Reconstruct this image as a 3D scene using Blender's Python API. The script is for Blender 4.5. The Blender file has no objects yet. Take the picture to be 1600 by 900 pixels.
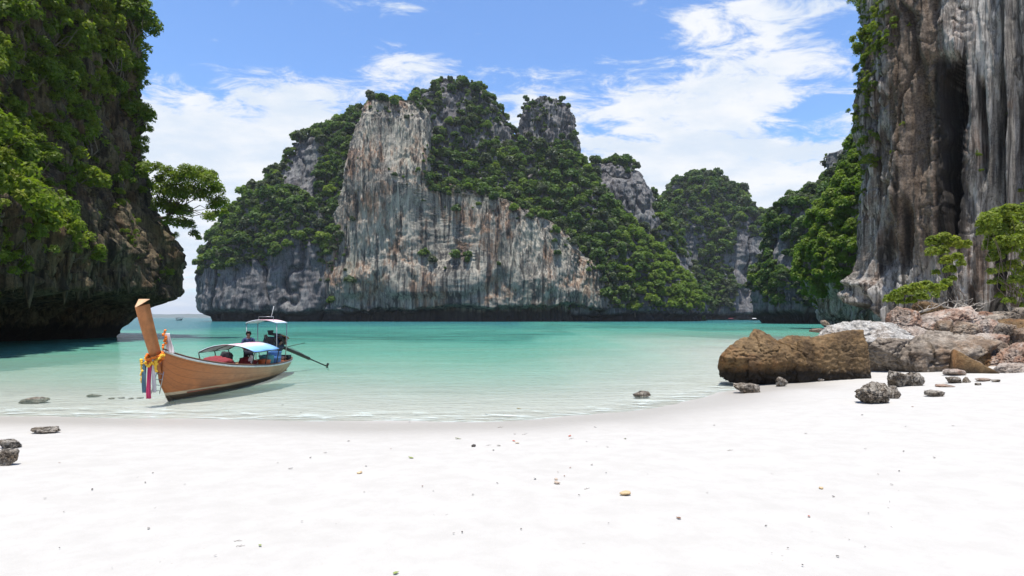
import bpy, bmesh, math, random
import numpy as np
from mathutils import Vector, Matrix, Euler

random.seed(7)
rng = np.random.default_rng(7)
scene = bpy.context.scene
col = scene.collection
R = math.radians

# ------------------------------------------------------------------ camera
F, CAMH, HY = 900.0, 2.4, 496.0            # focal length and horizon row in photo pixels, eye height over the sea
cam_d = bpy.data.cameras.new("camera")
cam = bpy.data.objects.new("camera", cam_d)
col.objects.link(cam)
cam.location = (0, 0, CAMH)
cam.rotation_euler = (R(90), 0, 0)
cam_d.sensor_width = 36.0
cam_d.lens = F / 1600 * 36
cam_d.shift_y = (HY - 450) / 1600
cam_d.clip_start = 0.1
cam_d.clip_end = 60000
scene.camera = cam

# ------------------------------------------------------------------ exposure, sky, sun
scene.view_settings.view_transform = 'Standard'
scene.view_settings.look = 'None'
scene.view_settings.gamma = 1
scene.view_settings.exposure = 0.8
scene.view_settings.use_curve_mapping = False
scene.cycles.max_bounces = 6
scene.cycles.diffuse_bounces = 4
scene.cycles.transparent_max_bounces = 6
scene.cycles.caustics_reflective = False
scene.cycles.caustics_refractive = False

SUN = Vector((-0.04, -0.15, 0.97)).normalized()
sun_d = bpy.data.lights.new("sun", 'SUN')
sun_d.energy = 4.2
sun_d.angle = R(0.5)
sun_d.color = (1.0, 0.96, 0.9)
sun = bpy.data.objects.new("sun", sun_d)
col.objects.link(sun)
sun.rotation_euler = SUN.to_track_quat('Z', 'Y').to_euler()
sun.location = (0, 0, 300)


class NT:
    """Small helper to write node trees."""
    def __init__(self, tree):
        self.t = tree
        tree.nodes.clear()

    def n(self, typ, ins=None, **props):
        nd = self.t.nodes.new(typ)
        for k, v in props.items():
            setattr(nd, k, v)
        for k, v in (ins or {}).items():
            s = nd.inputs[k]
            if isinstance(v, bpy.types.NodeSocket):
                self.t.links.new(v, s)
            elif isinstance(v, bpy.types.Node):
                self.t.links.new(v.outputs[0], s)
            else:
                s.default_value = v
        return nd

    def math(self, op, a, b=0.0, c=None, clamp=False):
        ins = {0: a, 1: b}
        if c is not None:
            ins[2] = c
        return self.n('ShaderNodeMath', ins, operation=op, use_clamp=clamp).outputs[0]

    def mix(self, fac, a, b, blend='MIX'):
        nd = self.n('ShaderNodeMix', {}, data_type='RGBA', blend_type=blend)
        for k, v in ((0, fac), (6, a), (7, b)):
            if isinstance(v, bpy.types.NodeSocket):
                self.t.links.new(v, nd.inputs[k])
            else:
                if k and len(v) == 3:
                    v = (*v, 1)
                nd.inputs[k].default_value = v
        return nd.outputs[2]

    def ramp(self, fac, stops, interp='LINEAR'):
        nd = self.n('ShaderNodeValToRGB', {0: fac})
        cr = nd.color_ramp
        cr.interpolation = interp
        while len(cr.elements) < len(stops):
            cr.elements.new(0.5)
        for e, (p, c) in zip(cr.elements, stops):
            e.position = p
            e.color = (c, c, c, 1) if isinstance(c, (int, float)) else (*c, 1)
        return nd.outputs[0]

    def step(self, v, lo, hi):
        return self.n('ShaderNodeMapRange', {0: v, 1: lo, 2: hi, 3: 0.0, 4: 1.0},
                      interpolation_type='SMOOTHSTEP').outputs[0]

    def noise(self, vec, scale, detail=4.0, rough=0.55, dist=0.0):
        return self.n('ShaderNodeTexNoise', {'Vector': vec, 'Scale': scale, 'Detail': detail,
                                             'Roughness': rough, 'Distortion': dist}).outputs[0]

    def mapping(self, vec, scale, loc=(0, 0, 0)):
        return self.n('ShaderNodeMapping', {'Vector': vec, 'Scale': scale, 'Location': loc}).outputs[0]


world = bpy.data.worlds.new("World")
scene.world = world
world.use_nodes = True
w = NT(world.node_tree)
sky = w.n('ShaderNodeTexSky', sky_type='NISHITA', sun_disc=False, sun_elevation=math.asin(SUN.z),
          sun_rotation=math.atan2(SUN.x, SUN.y), air_density=1.0, dust_density=0.6, ozone_density=2.5, altitude=0)
tc = w.n('ShaderNodeTexCoord').outputs['Generated']
sep = w.n('ShaderNodeSeparateXYZ', {0: tc})
dx, dy, dz = sep.outputs
az = w.math('ARCTAN2', dx, dy)
el = w.math('ARCSINE', w.math('MAXIMUM', dz, 0.0))
inv = w.math('DIVIDE', 1.0, w.math('ADD', w.math('MAXIMUM', dz, 0.0), 0.16))
plane = w.n('ShaderNodeCombineXYZ', {0: w.math('MULTIPLY', dx, inv), 1: w.math('MULTIPLY', dy, inv), 2: 0.0}).outputs[0]
n_big = w.noise(w.mapping(plane, (0.9, 1.5, 1), (3.1, 1.7, 0)), 1.3, 7, 0.6, 0.4)
n_fine = w.noise(w.mapping(plane, (1.0, 1.5, 1), (7.3, 2.2, 0)), 5.5, 8, 0.68, 0.5)


def blob(a0, e0, sa, se, amp):
    u = w.math('DIVIDE', w.math('SUBTRACT', az, R(a0)), R(sa))
    v = w.math('DIVIDE', w.math('SUBTRACT', el, R(e0)), R(se))
    q = w.math('ADD', w.math('MULTIPLY', u, u), w.math('MULTIPLY', v, v))
    return w.math('MULTIPLY', w.math('EXPONENT', w.math('MULTIPLY', q, -1.0)), amp)


cov = w.math('MULTIPLY', w.n('ShaderNodeMapRange', {0: el, 1: R(9), 2: R(26), 3: 0.32, 4: -0.05},
                             interpolation_type='SMOOTHSTEP').outputs[0], 1.0)
for args in [(21, 26, 11, 6.5, 0.31), (-26, 14, 11, 6.5, 0.24), (16, 14, 14, 6, 0.20), (-10.5, 23.4, 4.0, 1.4, 0.26),
             (-15.5, 21.6, 5, 1.2, 0.18), (-21, 19.6, 5, 1.5, 0.22), (-12, 28.5, 7, 1.5, 0.12), (3, 20, 5, 3.5, 0.14),
             (28, 18.0, 3.5, 2.2, -0.30), (-31, 26, 9, 5, -0.10), (4, 27, 9, 3.5, -0.10)]:
    cov = w.math('ADD', cov, blob(*args))
dens = w.math('ADD', w.math('SUBTRACT', w.math('ADD', w.math('MULTIPLY', n_big, 0.75), w.math('MULTIPLY', n_fine, 1.05)), 0.40), cov)
cl = w.step(dens, 0.555, 0.80)
cl = w.math('MULTIPLY', cl, 0.95)
shade = w.noise(w.mapping(plane, (1, 1.3, 1), (1.3, 9, 0)), 2.6, 6, 0.6)
ccol = w.mix(w.step(shade, 0.35, 0.65), (0.44, 0.49, 0.55), (0.575, 0.58, 0.585))
STR = 0.10
skyc = w.mix(1.0, sky.outputs[0], (0.92, 1.12, 1.36), 'MULTIPLY')
skyb = w.n('ShaderNodeBackground', {0: skyc, 1: STR})
cb = w.n('ShaderNodeBackground', {0: ccol, 1: 1.0})
mx = w.n('ShaderNodeMixShader', {0: cl, 1: skyb.outputs[0], 2: cb.outputs[0]})
w.n('ShaderNodeOutputWorld', {0: mx.outputs[0]})


# ------------------------------------------------------------------ helpers
def P(px, py, Y):
    """A pixel of the photograph at distance Y, as a point of the place."""
    return ((px - 800) / F * Y, Y, CAMH + (HY - py) / F * Y)


def tag(o, label=None, cat=None, group=None, kind=None):
    if label: o['label'] = label
    if cat: o['category'] = cat
    if group: o['group'] = group
    if kind: o['kind'] = kind
    return o


def link(name, data, parent=None, loc=None):
    o = bpy.data.objects.new(name, data)
    col.objects.link(o)
    if parent: o.parent = parent
    if loc is not None: o.location = loc
    return o


def empty(name, loc=(0, 0, 0), rz=0.0):
    o = link(name, None, None, loc)
    o.rotation_euler = (0, 0, rz)
    o.empty_display_size = 0.2
    return o


def mesh_np(name, V, faces, mat=None, smooth=True):
    V = np.asarray(V, dtype=np.float32)
    me = bpy.data.meshes.new(name)
    me.vertices.add(len(V))
    me.vertices.foreach_set('co', V.ravel())
    groups = [np.asarray(f, dtype=np.int32) for f in (faces if isinstance(faces, list) else [faces]) if len(f)]
    nl = sum(f.size for f in groups)
    nf = sum(len(f) for f in groups)
    me.loops.add(nl)
    me.polygons.add(nf)
    me.loops.foreach_set('vertex_index', np.concatenate([f.ravel() for f in groups]))
    tot = np.concatenate([np.full(len(f), f.shape[1], dtype=np.int32) for f in groups])
    me.polygons.foreach_set('loop_start', np.concatenate([[0], np.cumsum(tot)[:-1]]).astype(np.int32))
    if smooth: me.polygons.foreach_set('use_smooth', np.ones(nf, dtype=bool))
    me.update(calc_edges=True)
    if mat: me.materials.append(mat)
    return me


def fattr(me, name, vals, domain='POINT'):
    a = me.attributes.new(name, 'FLOAT', domain)
    a.data.foreach_set('value', np.asarray(vals, dtype=np.float32))


_perm = np.random.default_rng(11).permutation(256).astype(np.int32)
_perm = np.concatenate([_perm, _perm])
_g = np.random.default_rng(12).normal(size=(256, 3)).astype(np.float32)
_g /= np.linalg.norm(_g, axis=1, keepdims=True)


def perlin(x, y, z):
    x, y, z = (np.asarray(a, dtype=np.float32) for a in np.broadcast_arrays(x, y, z))
    xi, yi, zi = np.floor(x).astype(np.int32), np.floor(y).astype(np.int32), np.floor(z).astype(np.int32)
    xf, yf, zf = x - xi, y - yi, z - zi
    xi &= 255; yi &= 255; zi &= 255
    u, v, w_ = (t * t * t * (t * (t * 6 - 15) + 10) for t in (xf, yf, zf))
    out = 0
    for i in (0, 1):
        wx = u if i else 1 - u
        for j in (0, 1):
            wy = v if j else 1 - v
            for k in (0, 1):
                wz = w_ if k else 1 - w_
                h = _perm[_perm[_perm[(xi + i) & 255] + ((yi + j) & 255)] + ((zi + k) & 255)]
                g = _g[h]
                out = out + wx * wy * wz * (g[..., 0] * (xf - i) + g[..., 1] * (yf - j) + g[..., 2] * (zf - k))
    return out * 1.6


def fbm(x, y, z, o=4, gain=0.5):
    s, a = 0, 1.0
    for k in range(o):
        s = s + a * perlin(x * 2 ** k + 17.3 * k, y * 2 ** k + 5.1 * k, z * 2 ** k + 9.7 * k)
        a *= gain
    return s


def ridged(x, y, z, o=3, gain=0.5):
    s, a = 0, 1.0
    for k in range(o):
        s = s + a * (1 - 2 * np.abs(perlin(x * 2 ** k + 31.7 * k, y * 2 ** k + 3.3 * k, z * 2 ** k + 1.9 * k)))
        a *= gain
    return s


def sstep(a, b, x):
    t = np.clip((x - a) / (b - a), 0, 1)
    return t * t * (3 - 2 * t)


def gbump(x, c, wd):
    return np.exp(-((x - c) / wd) ** 2)


def grid_faces(nr, nc, wrap=False):
    i = np.arange(nr - 1)[:, None]
    j = np.arange(nc if wrap else nc - 1)[None, :]
    j2 = (j + 1) % nc
    f = np.stack(np.broadcast_arrays(i * nc + j, i * nc + j2, (i + 1) * nc + j2, (i + 1) * nc + j), -1)
    return f.reshape(-1, 4)


def face_data(V, faces):
    a, b, c, d = (V[faces[:, k]] for k in range(4))
    n = np.cross(c - a, d - b)
    ar = np.linalg.norm(n, axis=1) + 1e-9
    return (a + b + c + d) / 4, n / ar[:, None], ar / 2


# ------------------------------------------------------------------ materials
def new_mat(name):
    m = bpy.data.materials.new(name)
    m.use_nodes = True
    return m, NT(m.node_tree)


def plain(name, c, rough=0.6, metal=0.0, var=0.15, scale=6.0, bump=0.0, spec=0.4):
    m, t = new_mat(name)
    co = t.n('ShaderNodeTexCoord').outputs['Object']
    nz = t.noise(co, scale, 5, 0.6)
    cc = t.mix(t.math('MULTIPLY', t.step(nz, 0.3, 0.7), var), c, tuple(v * 0.35 for v in c))
    ins = {'Base Color': cc, 'Roughness': rough, 'Metallic': metal, 'Specular IOR Level': spec}
    b = t.n('ShaderNodeBsdfPrincipled', ins)
    if bump:
        bp = t.n('ShaderNodeBump', {'Height': t.noise(co, scale * 4, 5, 0.65), 'Strength': bump, 'Distance': 0.05})
        t.t.links.new(bp.outputs[0], b.inputs['Normal'])
    t.n('ShaderNodeOutputMaterial', {0: b.outputs[0]})
    return m


def rock_mat(name, base, pale, dark, orange, sc, pale_amt=0.5, dark_amt=0.6, orange_amt=0.35, green_amt=0.0,
             tide_shade=None, bump=0.6, bdist=0.6, vert=0.13, spec=0.25):
    """Limestone: vertical drip streaks, pale washed panels, black algal stains, rust patches, a tidal foot band with painted undercut shade."""
    m, t = new_mat(name)
    co = t.n('ShaderNodeNewGeometry').outputs['Position']
    st = t.mapping(co, (1, 1, vert))
    st2 = t.mapping(co, (1, 1, vert * 0.45), (13, 7, 3))
    n1 = t.noise(st, 0.10 * sc, 6, 0.62, 0.6)
    n2 = t.noise(st2, 0.30 * sc, 5, 0.65, 0.3)
    n3 = t.noise(co, 0.055 * sc, 5, 0.6, 0.8)
    n4 = t.noise(t.mapping(co, (1, 1, vert * 0.9), (13, 7, 3)), 0.85 * sc, 5, 0.75, 0.3)
    n5 = t.noise(co, 1.3 * sc, 6, 0.7)
    n8 = t.noise(t.mapping(co, (1, 1, vert * 0.22), (3, 1, 9)), 0.75 * sc, 4, 0.7, 0.15)
    c = t.mix(t.step(n5, 0.3, 0.7), tuple(v * 0.55 for v in base), tuple(v * 1.3 for v in base))
    c = t.mix(t.math('MULTIPLY', t.step(n1, 0.42, 0.60), pale_amt), c, pale)
    c = t.mix(t.math('MULTIPLY', t.math('MULTIPLY', t.step(n3, 0.47, 0.60), t.step(n2, 0.36, 0.62)), orange_amt), c, orange)
    c = t.mix(t.math('MULTIPLY', t.step(n8, 0.52, 0.66), pale_amt * 0.9), c, tuple(v * 1.15 for v in pale))
    c = t.mix(t.math('MULTIPLY', t.step(n8, 0.47, 0.36), dark_amt * 0.75), c, tuple(v * 1.6 for v in dark))
    if green_amt:
        n6 = t.noise(t.mapping(co, (1, 1, 0.5), (40, 0, 9)), 0.07 * sc, 5, 0.6, 0.5)
        c = t.mix(t.math('MULTIPLY', t.step(n6, 0.5, 0.68), green_amt), c, (0.15, 0.185, 0.14))
    c = t.mix(t.math('MULTIPLY', t.step(n2, 0.49, 0.63), dark_amt), c, dark)
    c = t.mix(t.math('MULTIPLY', t.step(n4, 0.50, 0.64), dark_amt * 0.8), c, dark)
    if name == 'streaked_limestone':
        zb = t.n('ShaderNodeAttribute', attribute_name='rusty').outputs['Fac']
        c = t.mix(t.math('MULTIPLY', zb, 0.85), c, t.mix(t.step(n5, 0.35, 0.65), (0.055, 0.036, 0.022), (0.17, 0.12, 0.08)))
        za = t.n('ShaderNodeAttribute', attribute_name='algae_shade').outputs['Fac']
        c = t.mix(t.math('MULTIPLY', za, 0.9), c, (0.012, 0.010, 0.008))  # algal stain plus the blackness of the recesses, painted as colour
    if tide_shade is not None:
        z = t.n('ShaderNodeSeparateXYZ', {0: co}).outputs[2]
        zz = t.math('ADD', z, t.math('MULTIPLY', t.math('SUBTRACT', n1, 0.5), tide_shade * 1.2))
        k = t.n('ShaderNodeMapRange', {0: zz, 1: tide_shade * 0.75, 2: tide_shade * 1.15, 3: 0.92, 4: 0.0}).outputs[0]
        c = t.mix(k, c, (0.018, 0.016, 0.014))  # dark foot: tidal stain, and undercut shade put into the colour
    b = t.n('ShaderNodeBsdfPrincipled', {'Base Color': c, 'Roughness': 0.9, 'Specular IOR Level': spec})
    h = t.math('ADD', t.math('MULTIPLY', n4, 0.6), t.math('ADD', t.math('MULTIPLY', n5, 0.5), t.math('MULTIPLY', n2, 0.8)))
    bp = t.n('ShaderNodeBump', {'Height': h, 'Strength': bump, 'Distance': bdist})
    t.t.links.new(bp.outputs[0], b.inputs['Normal'])
    t.n('ShaderNodeOutputMaterial', {0: b.outputs[0]})
    return m


def leaf_mat(name, c1, c2, c3=None, trans=0.3, var=0.5, grey=None):
    """Leaves: tone per leaf (attribute), per plant (object random), part of the light passes through."""
    m, t = new_mat(name)
    tone = t.n('ShaderNodeAttribute', attribute_name='tone').outputs['Fac']
    orand = t.n('ShaderNodeObjectInfo').outputs['Random']
    f = t.math('ADD', t.math('MULTIPLY', tone, 1 - var), t.math('MULTIPLY', orand, var))
    c = t.ramp(f, [(0.0, c1), (0.55, c2), (1.0, c3 or c2)])
    if grey: c = t.mix(t.step(t.math('FRACT', t.math('MULTIPLY', orand, 7.31)), 0.62, 0.8), c, grey)
    d = t.n('ShaderNodeBsdfPrincipled', {'Base Color': c, 'Roughness': 0.55, 'Specular IOR Level': 0.25})
    tl = t.n('ShaderNodeBsdfTranslucent', {0: t.mix(1.0, c, (1.0, 1.15, 0.5), 'MULTIPLY')})
    mxs = t.n('ShaderNodeMixShader', {0: trans, 1: d.outputs[0], 2: tl.outputs[0]})
    t.n('ShaderNodeOutputMaterial', {0: mxs.outputs[0]})
    return m


M = {}
M['face'] = rock_mat('limestone_face', (0.205, 0.182, 0.15), (0.385, 0.345, 0.275), (0.022, 0.021, 0.021), (0.34, 0.16, 0.07), 1.0,
                     0.85, 0.85, 0.8, 0.4, tide_shade=7.5, bump=0.7, bdist=1.2)  # foot band reaches up so painted shade blackens the notch
M['karst'] = rock_mat('karst_rock', (0.115, 0.112, 0.112), (0.25, 0.24, 0.225), (0.025, 0.027, 0.033), (0.19, 0.12, 0.08), 1.1,
                      0.45, 0.75, 0.25, 0.2, tide_shade=5.5, bump=0.8, bdist=1.2, vert=0.3)
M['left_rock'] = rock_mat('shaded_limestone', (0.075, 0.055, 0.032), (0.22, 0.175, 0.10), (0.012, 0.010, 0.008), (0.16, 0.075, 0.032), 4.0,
                          0.5, 0.8, 0.5, 0.15, tide_shade=1.8, bump=0.8, bdist=0.35, vert=0.22)
M['right_rock'] = rock_mat('streaked_limestone', (0.22, 0.195, 0.165), (0.46, 0.43, 0.385), (0.02, 0.017, 0.014), (0.20, 0.10, 0.05), 3.6,
                           0.7, 0.85, 0.65, 0.0, bump=0.8, bdist=0.35, vert=0.11)
M['boulder_pale'] = rock_mat('pale_boulder', (0.30, 0.28, 0.25), (0.47, 0.45, 0.41), (0.05, 0.045, 0.04), (0.34, 0.24, 0.16), 9, 0.7, 0.45, 0.4, bump=0.8, bdist=0.10, vert=0.8)
M['boulder_grey'] = rock_mat('grey_boulder', (0.185, 0.15, 0.115), (0.33, 0.285, 0.23), (0.035, 0.028, 0.022), (0.27, 0.16, 0.085), 5, 0.55, 0.5, 0.6, bump=0.8, bdist=0.12, vert=0.8)
M['boulder_pink'] = rock_mat('reddish_boulder', (0.235, 0.18, 0.14), (0.42, 0.365, 0.31), (0.04, 0.03, 0.025), (0.29, 0.135, 0.07), 5, 0.65, 0.45, 0.75, bump=0.8, bdist=0.12, vert=0.9)
M['boulder_brown'] = rock_mat('brown_boulder', (0.135, 0.082, 0.036), (0.215, 0.145, 0.075), (0.03, 0.02, 0.013), (0.25, 0.115, 0.04), 5, 0.5, 0.5, 0.7, tide_shade=0.62, bump=0.9, bdist=0.12, vert=0.9)
M['barnacle'] = rock_mat('barnacled_rock', (0.17, 0.135, 0.10), (0.48, 0.43, 0.36), (0.022, 0.018, 0.015), (0.27, 0.18, 0.09), 34, 0.8, 0.85, 0.5, bump=1.0, bdist=0.08, vert=1.0)
M['leaf_far'] = leaf_mat('far_foliage', (0.032, 0.062, 0.018), (0.090, 0.150, 0.030), (0.175, 0.225, 0.045), 0.42, 0.6, (0.085, 0.105, 0.055))
M['leaf_mid'] = leaf_mat('hillside_foliage', (0.075, 0.135, 0.02), (0.16, 0.23, 0.03), (0.24, 0.29, 0.05), 0.5)
M['leaf_near'] = leaf_mat('bright_foliage', (0.065, 0.115, 0.018), (0.175, 0.225, 0.028), (0.31, 0.31, 0.045), 0.5, 0.4)
M['bark'] = plain('bark', (0.17, 0.13, 0.10), 0.9, var=0.6, scale=8)
M['pale_bark'] = plain('pale_bark', (0.33, 0.29, 0.24), 0.9, var=0.6, scale=8)


# ------------------------------------------------------------------ ground, sea
_SX = np.array([-9000, -200, -60, -40, -25, -12.5, -7.5, -2.9, 0, 2.4, 4.4, 6.8, 9.5, 12.5, 17, 23, 29, 33, 60, 98, 200, 9000], float)
_SY = np.array([30, 22, 17, 15, 14.3, 14.0, 13.6, 13.1, 13.4, 14.2, 15.9, 18.4, 21.6, 27, 37, 47, 55, 60, 62, 64, 66, 66], float)
_xx = np.concatenate([[-9000], np.linspace(-220, 220, 1761), [9000]])
_yy = np.interp(_xx, _SX, _SY)
_k = np.exp(-np.linspace(-2, 2, 9) ** 2); _k /= _k.sum()
_yy[5:-5] = np.convolve(_yy, _k, 'same')[5:-5]
_slope = np.gradient(_yy, _xx)


def shore_d(x, y):
    """Distance inland (+) or out to sea (-) from the water's edge."""
    return (np.interp(x, _xx, _yy) - y) / np.sqrt(1 + np.interp(x, _xx, _slope) ** 2)


def ground_h(x, y):
    d = shore_d(x, y)
    land = 1.25 * (1 - np.exp(-np.maximum(d, 0) / 15.0)) + 0.012 * np.maximum(d, 0)
    t = np.maximum(-d, 0)
    sea = -(0.044 * np.minimum(t, 12) + 0.03 * np.clip(t - 12, 0, 80) + 0.03 * np.clip(t - 92, 0, 500))
    h = np.where(d > 0, land, sea)
    near = np.exp(-(np.maximum(np.hypot(x, y) - 30, 0) / 25) ** 2)
    h = h + near * (0.025 * perlin(x * 0.35, y * 0.5, 3.3) + 0.007 * perlin(x * 1.3, y * 1.7, 1.1)) * sstep(-6, 3, d)
    h = h + near * 0.004 * perlin(x * 4.1, y * 4.1, 7.1) * sstep(2, 5, d)
    return h


def spaced(lo, hi, fine_lo, fine_hi, n_fine, n_out):
    a = np.linspace(fine_lo, fine_hi, n_fine)
    st = a[1] - a[0]
    parts = [a]
    if lo < fine_lo:
        g = np.geomspace(st, fine_lo - lo, n_out)
        parts.insert(0, fine_lo - g[::-1])
    if hi > fine_hi:
        parts.append(fine_hi + np.geomspace(st, hi - fine_hi, n_out))
    return np.concatenate(parts)


gx = spaced(-12000, 12000, -16, 20, 300, 60)
gy = spaced(-400, 14000, 2.5, 24, 330, 70)
GX, GY = np.meshgrid(gx, gy)
GZ = ground_h(GX, GY)

sm, t = new_mat('white_sand')
co = t.n('ShaderNodeNewGeometry').outputs['Position']
wet = t.n('ShaderNodeAttribute', attribute_name='wet').outputs['Fac']
ns = t.noise(co, 3.0, 6, 0.65)
ng = t.noise(co, 160.0, 3, 0.7)
nf = t.noise(co, 9.0, 5, 0.7)
c = t.mix(t.step(ns, 0.3, 0.7), (0.38, 0.362, 0.33), (0.418, 0.40, 0.366))
c = t.mix(t.math('MULTIPLY', t.step(ng, 0.35, 0.75), 0.25), c, (0.34, 0.31, 0.27))
speck = t.n('ShaderNodeTexVoronoi', {'Vector': co, 'Scale': 9.0}, feature='F1')
c = t.mix(t.math('MULTIPLY', t.step(speck.outputs['Distance'], 0.065, 0.035), t.step(t.noise(co, 0.6, 3), 0.5, 0.62)), c, (0.34, 0.29, 0.24))
c = t.mix(t.math('MULTIPLY', wet, 0.8), c, (0.335, 0.31, 0.27))
rg = t.n('ShaderNodeMapRange', {0: wet, 3: 0.95, 4: 0.38}).outputs[0]
b = t.n('ShaderNodeBsdfPrincipled', {'Base Color': c, 'Roughness': rg, 'Specular IOR Level': 0.3})
hb = t.math('ADD', t.math('MULTIPLY', nf, 0.7), t.math('MULTIPLY', ng, 0.12))
bp = t.n('ShaderNodeBump', {'Height': hb, 'Strength': 0.35, 'Distance': 0.03})
t.t.links.new(bp.outputs[0], b.inputs['Normal'])
t.n('ShaderNodeOutputMaterial', {0: b.outputs[0]})

V = np.stack([GX, GY, GZ], -1).reshape(-1, 3)
me = mesh_np('sand_beach', V, grid_faces(len(gy), len(gx)), sm)
dd = shore_d(V[:, 0], V[:, 1]) + 0.5 * perlin(V[:, 0] * 0.3, V[:, 1] * 0.3, 9.2)
fattr(me, 'wet', (1 - sstep(0.9, 3.6, dd)) * sstep(-1.4, 0.3, dd))
tag(link('sand_beach', me), 'white sand beach sloping into the clear shallow bay', kind='structure')

wm, t = new_mat('lagoon_water')
co = t.n('ShaderNodeNewGeometry').outputs['Position']
dep = t.n('ShaderNodeAttribute', attribute_name='depth').outputs['Fac']
pt = t.noise(t.mapping(co, (0.5, 1.0, 1)), 0.055, 5, 0.6, 0.6)
pt2 = t.noise(t.mapping(co, (0.35, 1.4, 1), (5, 2, 0)), 0.42, 5, 0.65, 0.5)
dep2 = t.math('MULTIPLY', dep, t.n('ShaderNodeMapRange', {0: pt, 1: 0.3, 2: 0.7, 3: 0.55, 4: 1.6}).outputs[0])
c = t.ramp(t.math('DIVIDE', dep2, 8.0), [(0.0, (0.46, 0.54, 0.47)), (0.045, (0.29, 0.47, 0.37)), (0.10, (0.15, 0.36, 0.265)),
                                         (0.22, (0.066, 0.235, 0.18)), (0.5, (0.042, 0.165, 0.135)), (1.0, (0.022, 0.10, 0.115))])
reef = t.math('MULTIPLY', t.step(pt2, 0.50, 0.62), t.step(dep, 0.7, 1.9))
c = t.mix(t.math('MULTIPLY', reef, 0.6), c, (0.022, 0.085, 0.062))
pt3 = t.noise(t.mapping(co, (0.10, 0.55, 1), (2, 6, 0)), 0.55, 6, 0.65, 0.5)
band = t.math('MULTIPLY', t.step(dep, 1.25, 1.7), t.step(dep, 3.1, 2.3))
c = t.mix(t.math('MULTIPLY', t.math('MULTIPLY', t.step(pt3, 0.42, 0.58), band), 0.62), c, (0.022, 0.075, 0.062))
w1 = t.noise(t.mapping(co, (0.8, 1.6, 1)), 2.2, 3, 0.6, 0.4)
w2 = t.noise(t.mapping(co, (0.5, 1.3, 1), (3, 0, 0)), 0.5, 4, 0.6, 0.3)
w3 = t.noise(t.mapping(co, (1.0, 1.6, 1), (8, 0, 0)), 7.0, 2, 0.5, 0.3)
far = t.n('ShaderNodeMapRange', {0: dep, 1: 0.0, 2: 1.5, 3: 0.45, 4: 1.0}).outputs[0]
hh = t.math('ADD', t.math('MULTIPLY', w1, 0.35), t.math('ADD', w2, t.math('MULTIPLY', w3, 0.06)))
bp = t.n('ShaderNodeBump', {'Height': hh, 'Strength': t.math('MULTIPLY', far, 0.8), 'Distance': 0.40})
body = t.n('ShaderNodeBsdfDiffuse', {0: c, 1: 0.0})
clear = t.n('ShaderNodeBsdfTransparent', {0: (0.955, 0.99, 0.97, 1)})
opq = t.math('SUBTRACT', 1.0, t.math('EXPONENT', t.math('MULTIPLY', dep2, -1.15)))
fo = t.math('MULTIPLY', t.step(t.noise(t.mapping(co, (0.6, 2.2, 1)), 1.6, 6, 0.7, 0.6), 0.50, 0.60), t.math('MULTIPLY', t.step(dep, 0.10, 0.03), 0.65))
c = t.mix(fo, c, (0.62, 0.64, 0.62))
t.t.links.new(c, body.inputs[0])
opq = t.math('MAXIMUM', opq, fo)
bm_ = t.n('ShaderNodeMixShader', {0: opq, 1: clear.outputs[0], 2: body.outputs[0]})
gl = t.n('ShaderNodeBsdfGlossy', {0: (1, 1, 1, 1), 1: 0.05, 'Normal': bp.outputs[0]})
fr = t.n('ShaderNodeFresnel', {0: 1.33, 1: bp.outputs[0]})
wmx = t.n('ShaderNodeMixShader', {0: t.math('MULTIPLY', fr.outputs[0], 0.46), 1: bm_.outputs[0], 2: gl.outputs[0]})
t.n('ShaderNodeOutputMaterial', {0: wmx.outputs[0]})

wx = spaced(-12000, 12000, -40, 40, 320, 60)
wy = spaced(8, 14000, 12, 60, 380, 80)
WX, WY = np.meshgrid(wx, wy)
D = np.maximum(-ground_h(WX, WY), 0)
near = np.exp(-(np.maximum(np.hypot(WX, WY) - 12, 0) / 30) ** 2)
WZ = near * (0.010 * perlin(WX * 0.55, WY * 1.3, 0.2) + 0.004 * perlin(WX * 1.7, WY * 3.1, 2.2)) + 0.004
V = np.stack([WX, WY, WZ], -1).reshape(-1, 3)
me = mesh_np('sea', V, grid_faces(len(wy), len(wx)), wm)
open_sea = sstep(-0.36, -0.62, (WX / np.maximum(WY, 1))) * sstep(70, 200, WY) * 9
fattr(me, 'depth', (D + open_sea).ravel())
tag(link('sea', me), 'clear turquoise water of the sheltered bay', kind='structure')


# ------------------------------------------------------------------ limestone hills
HILLS = {}


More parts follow.
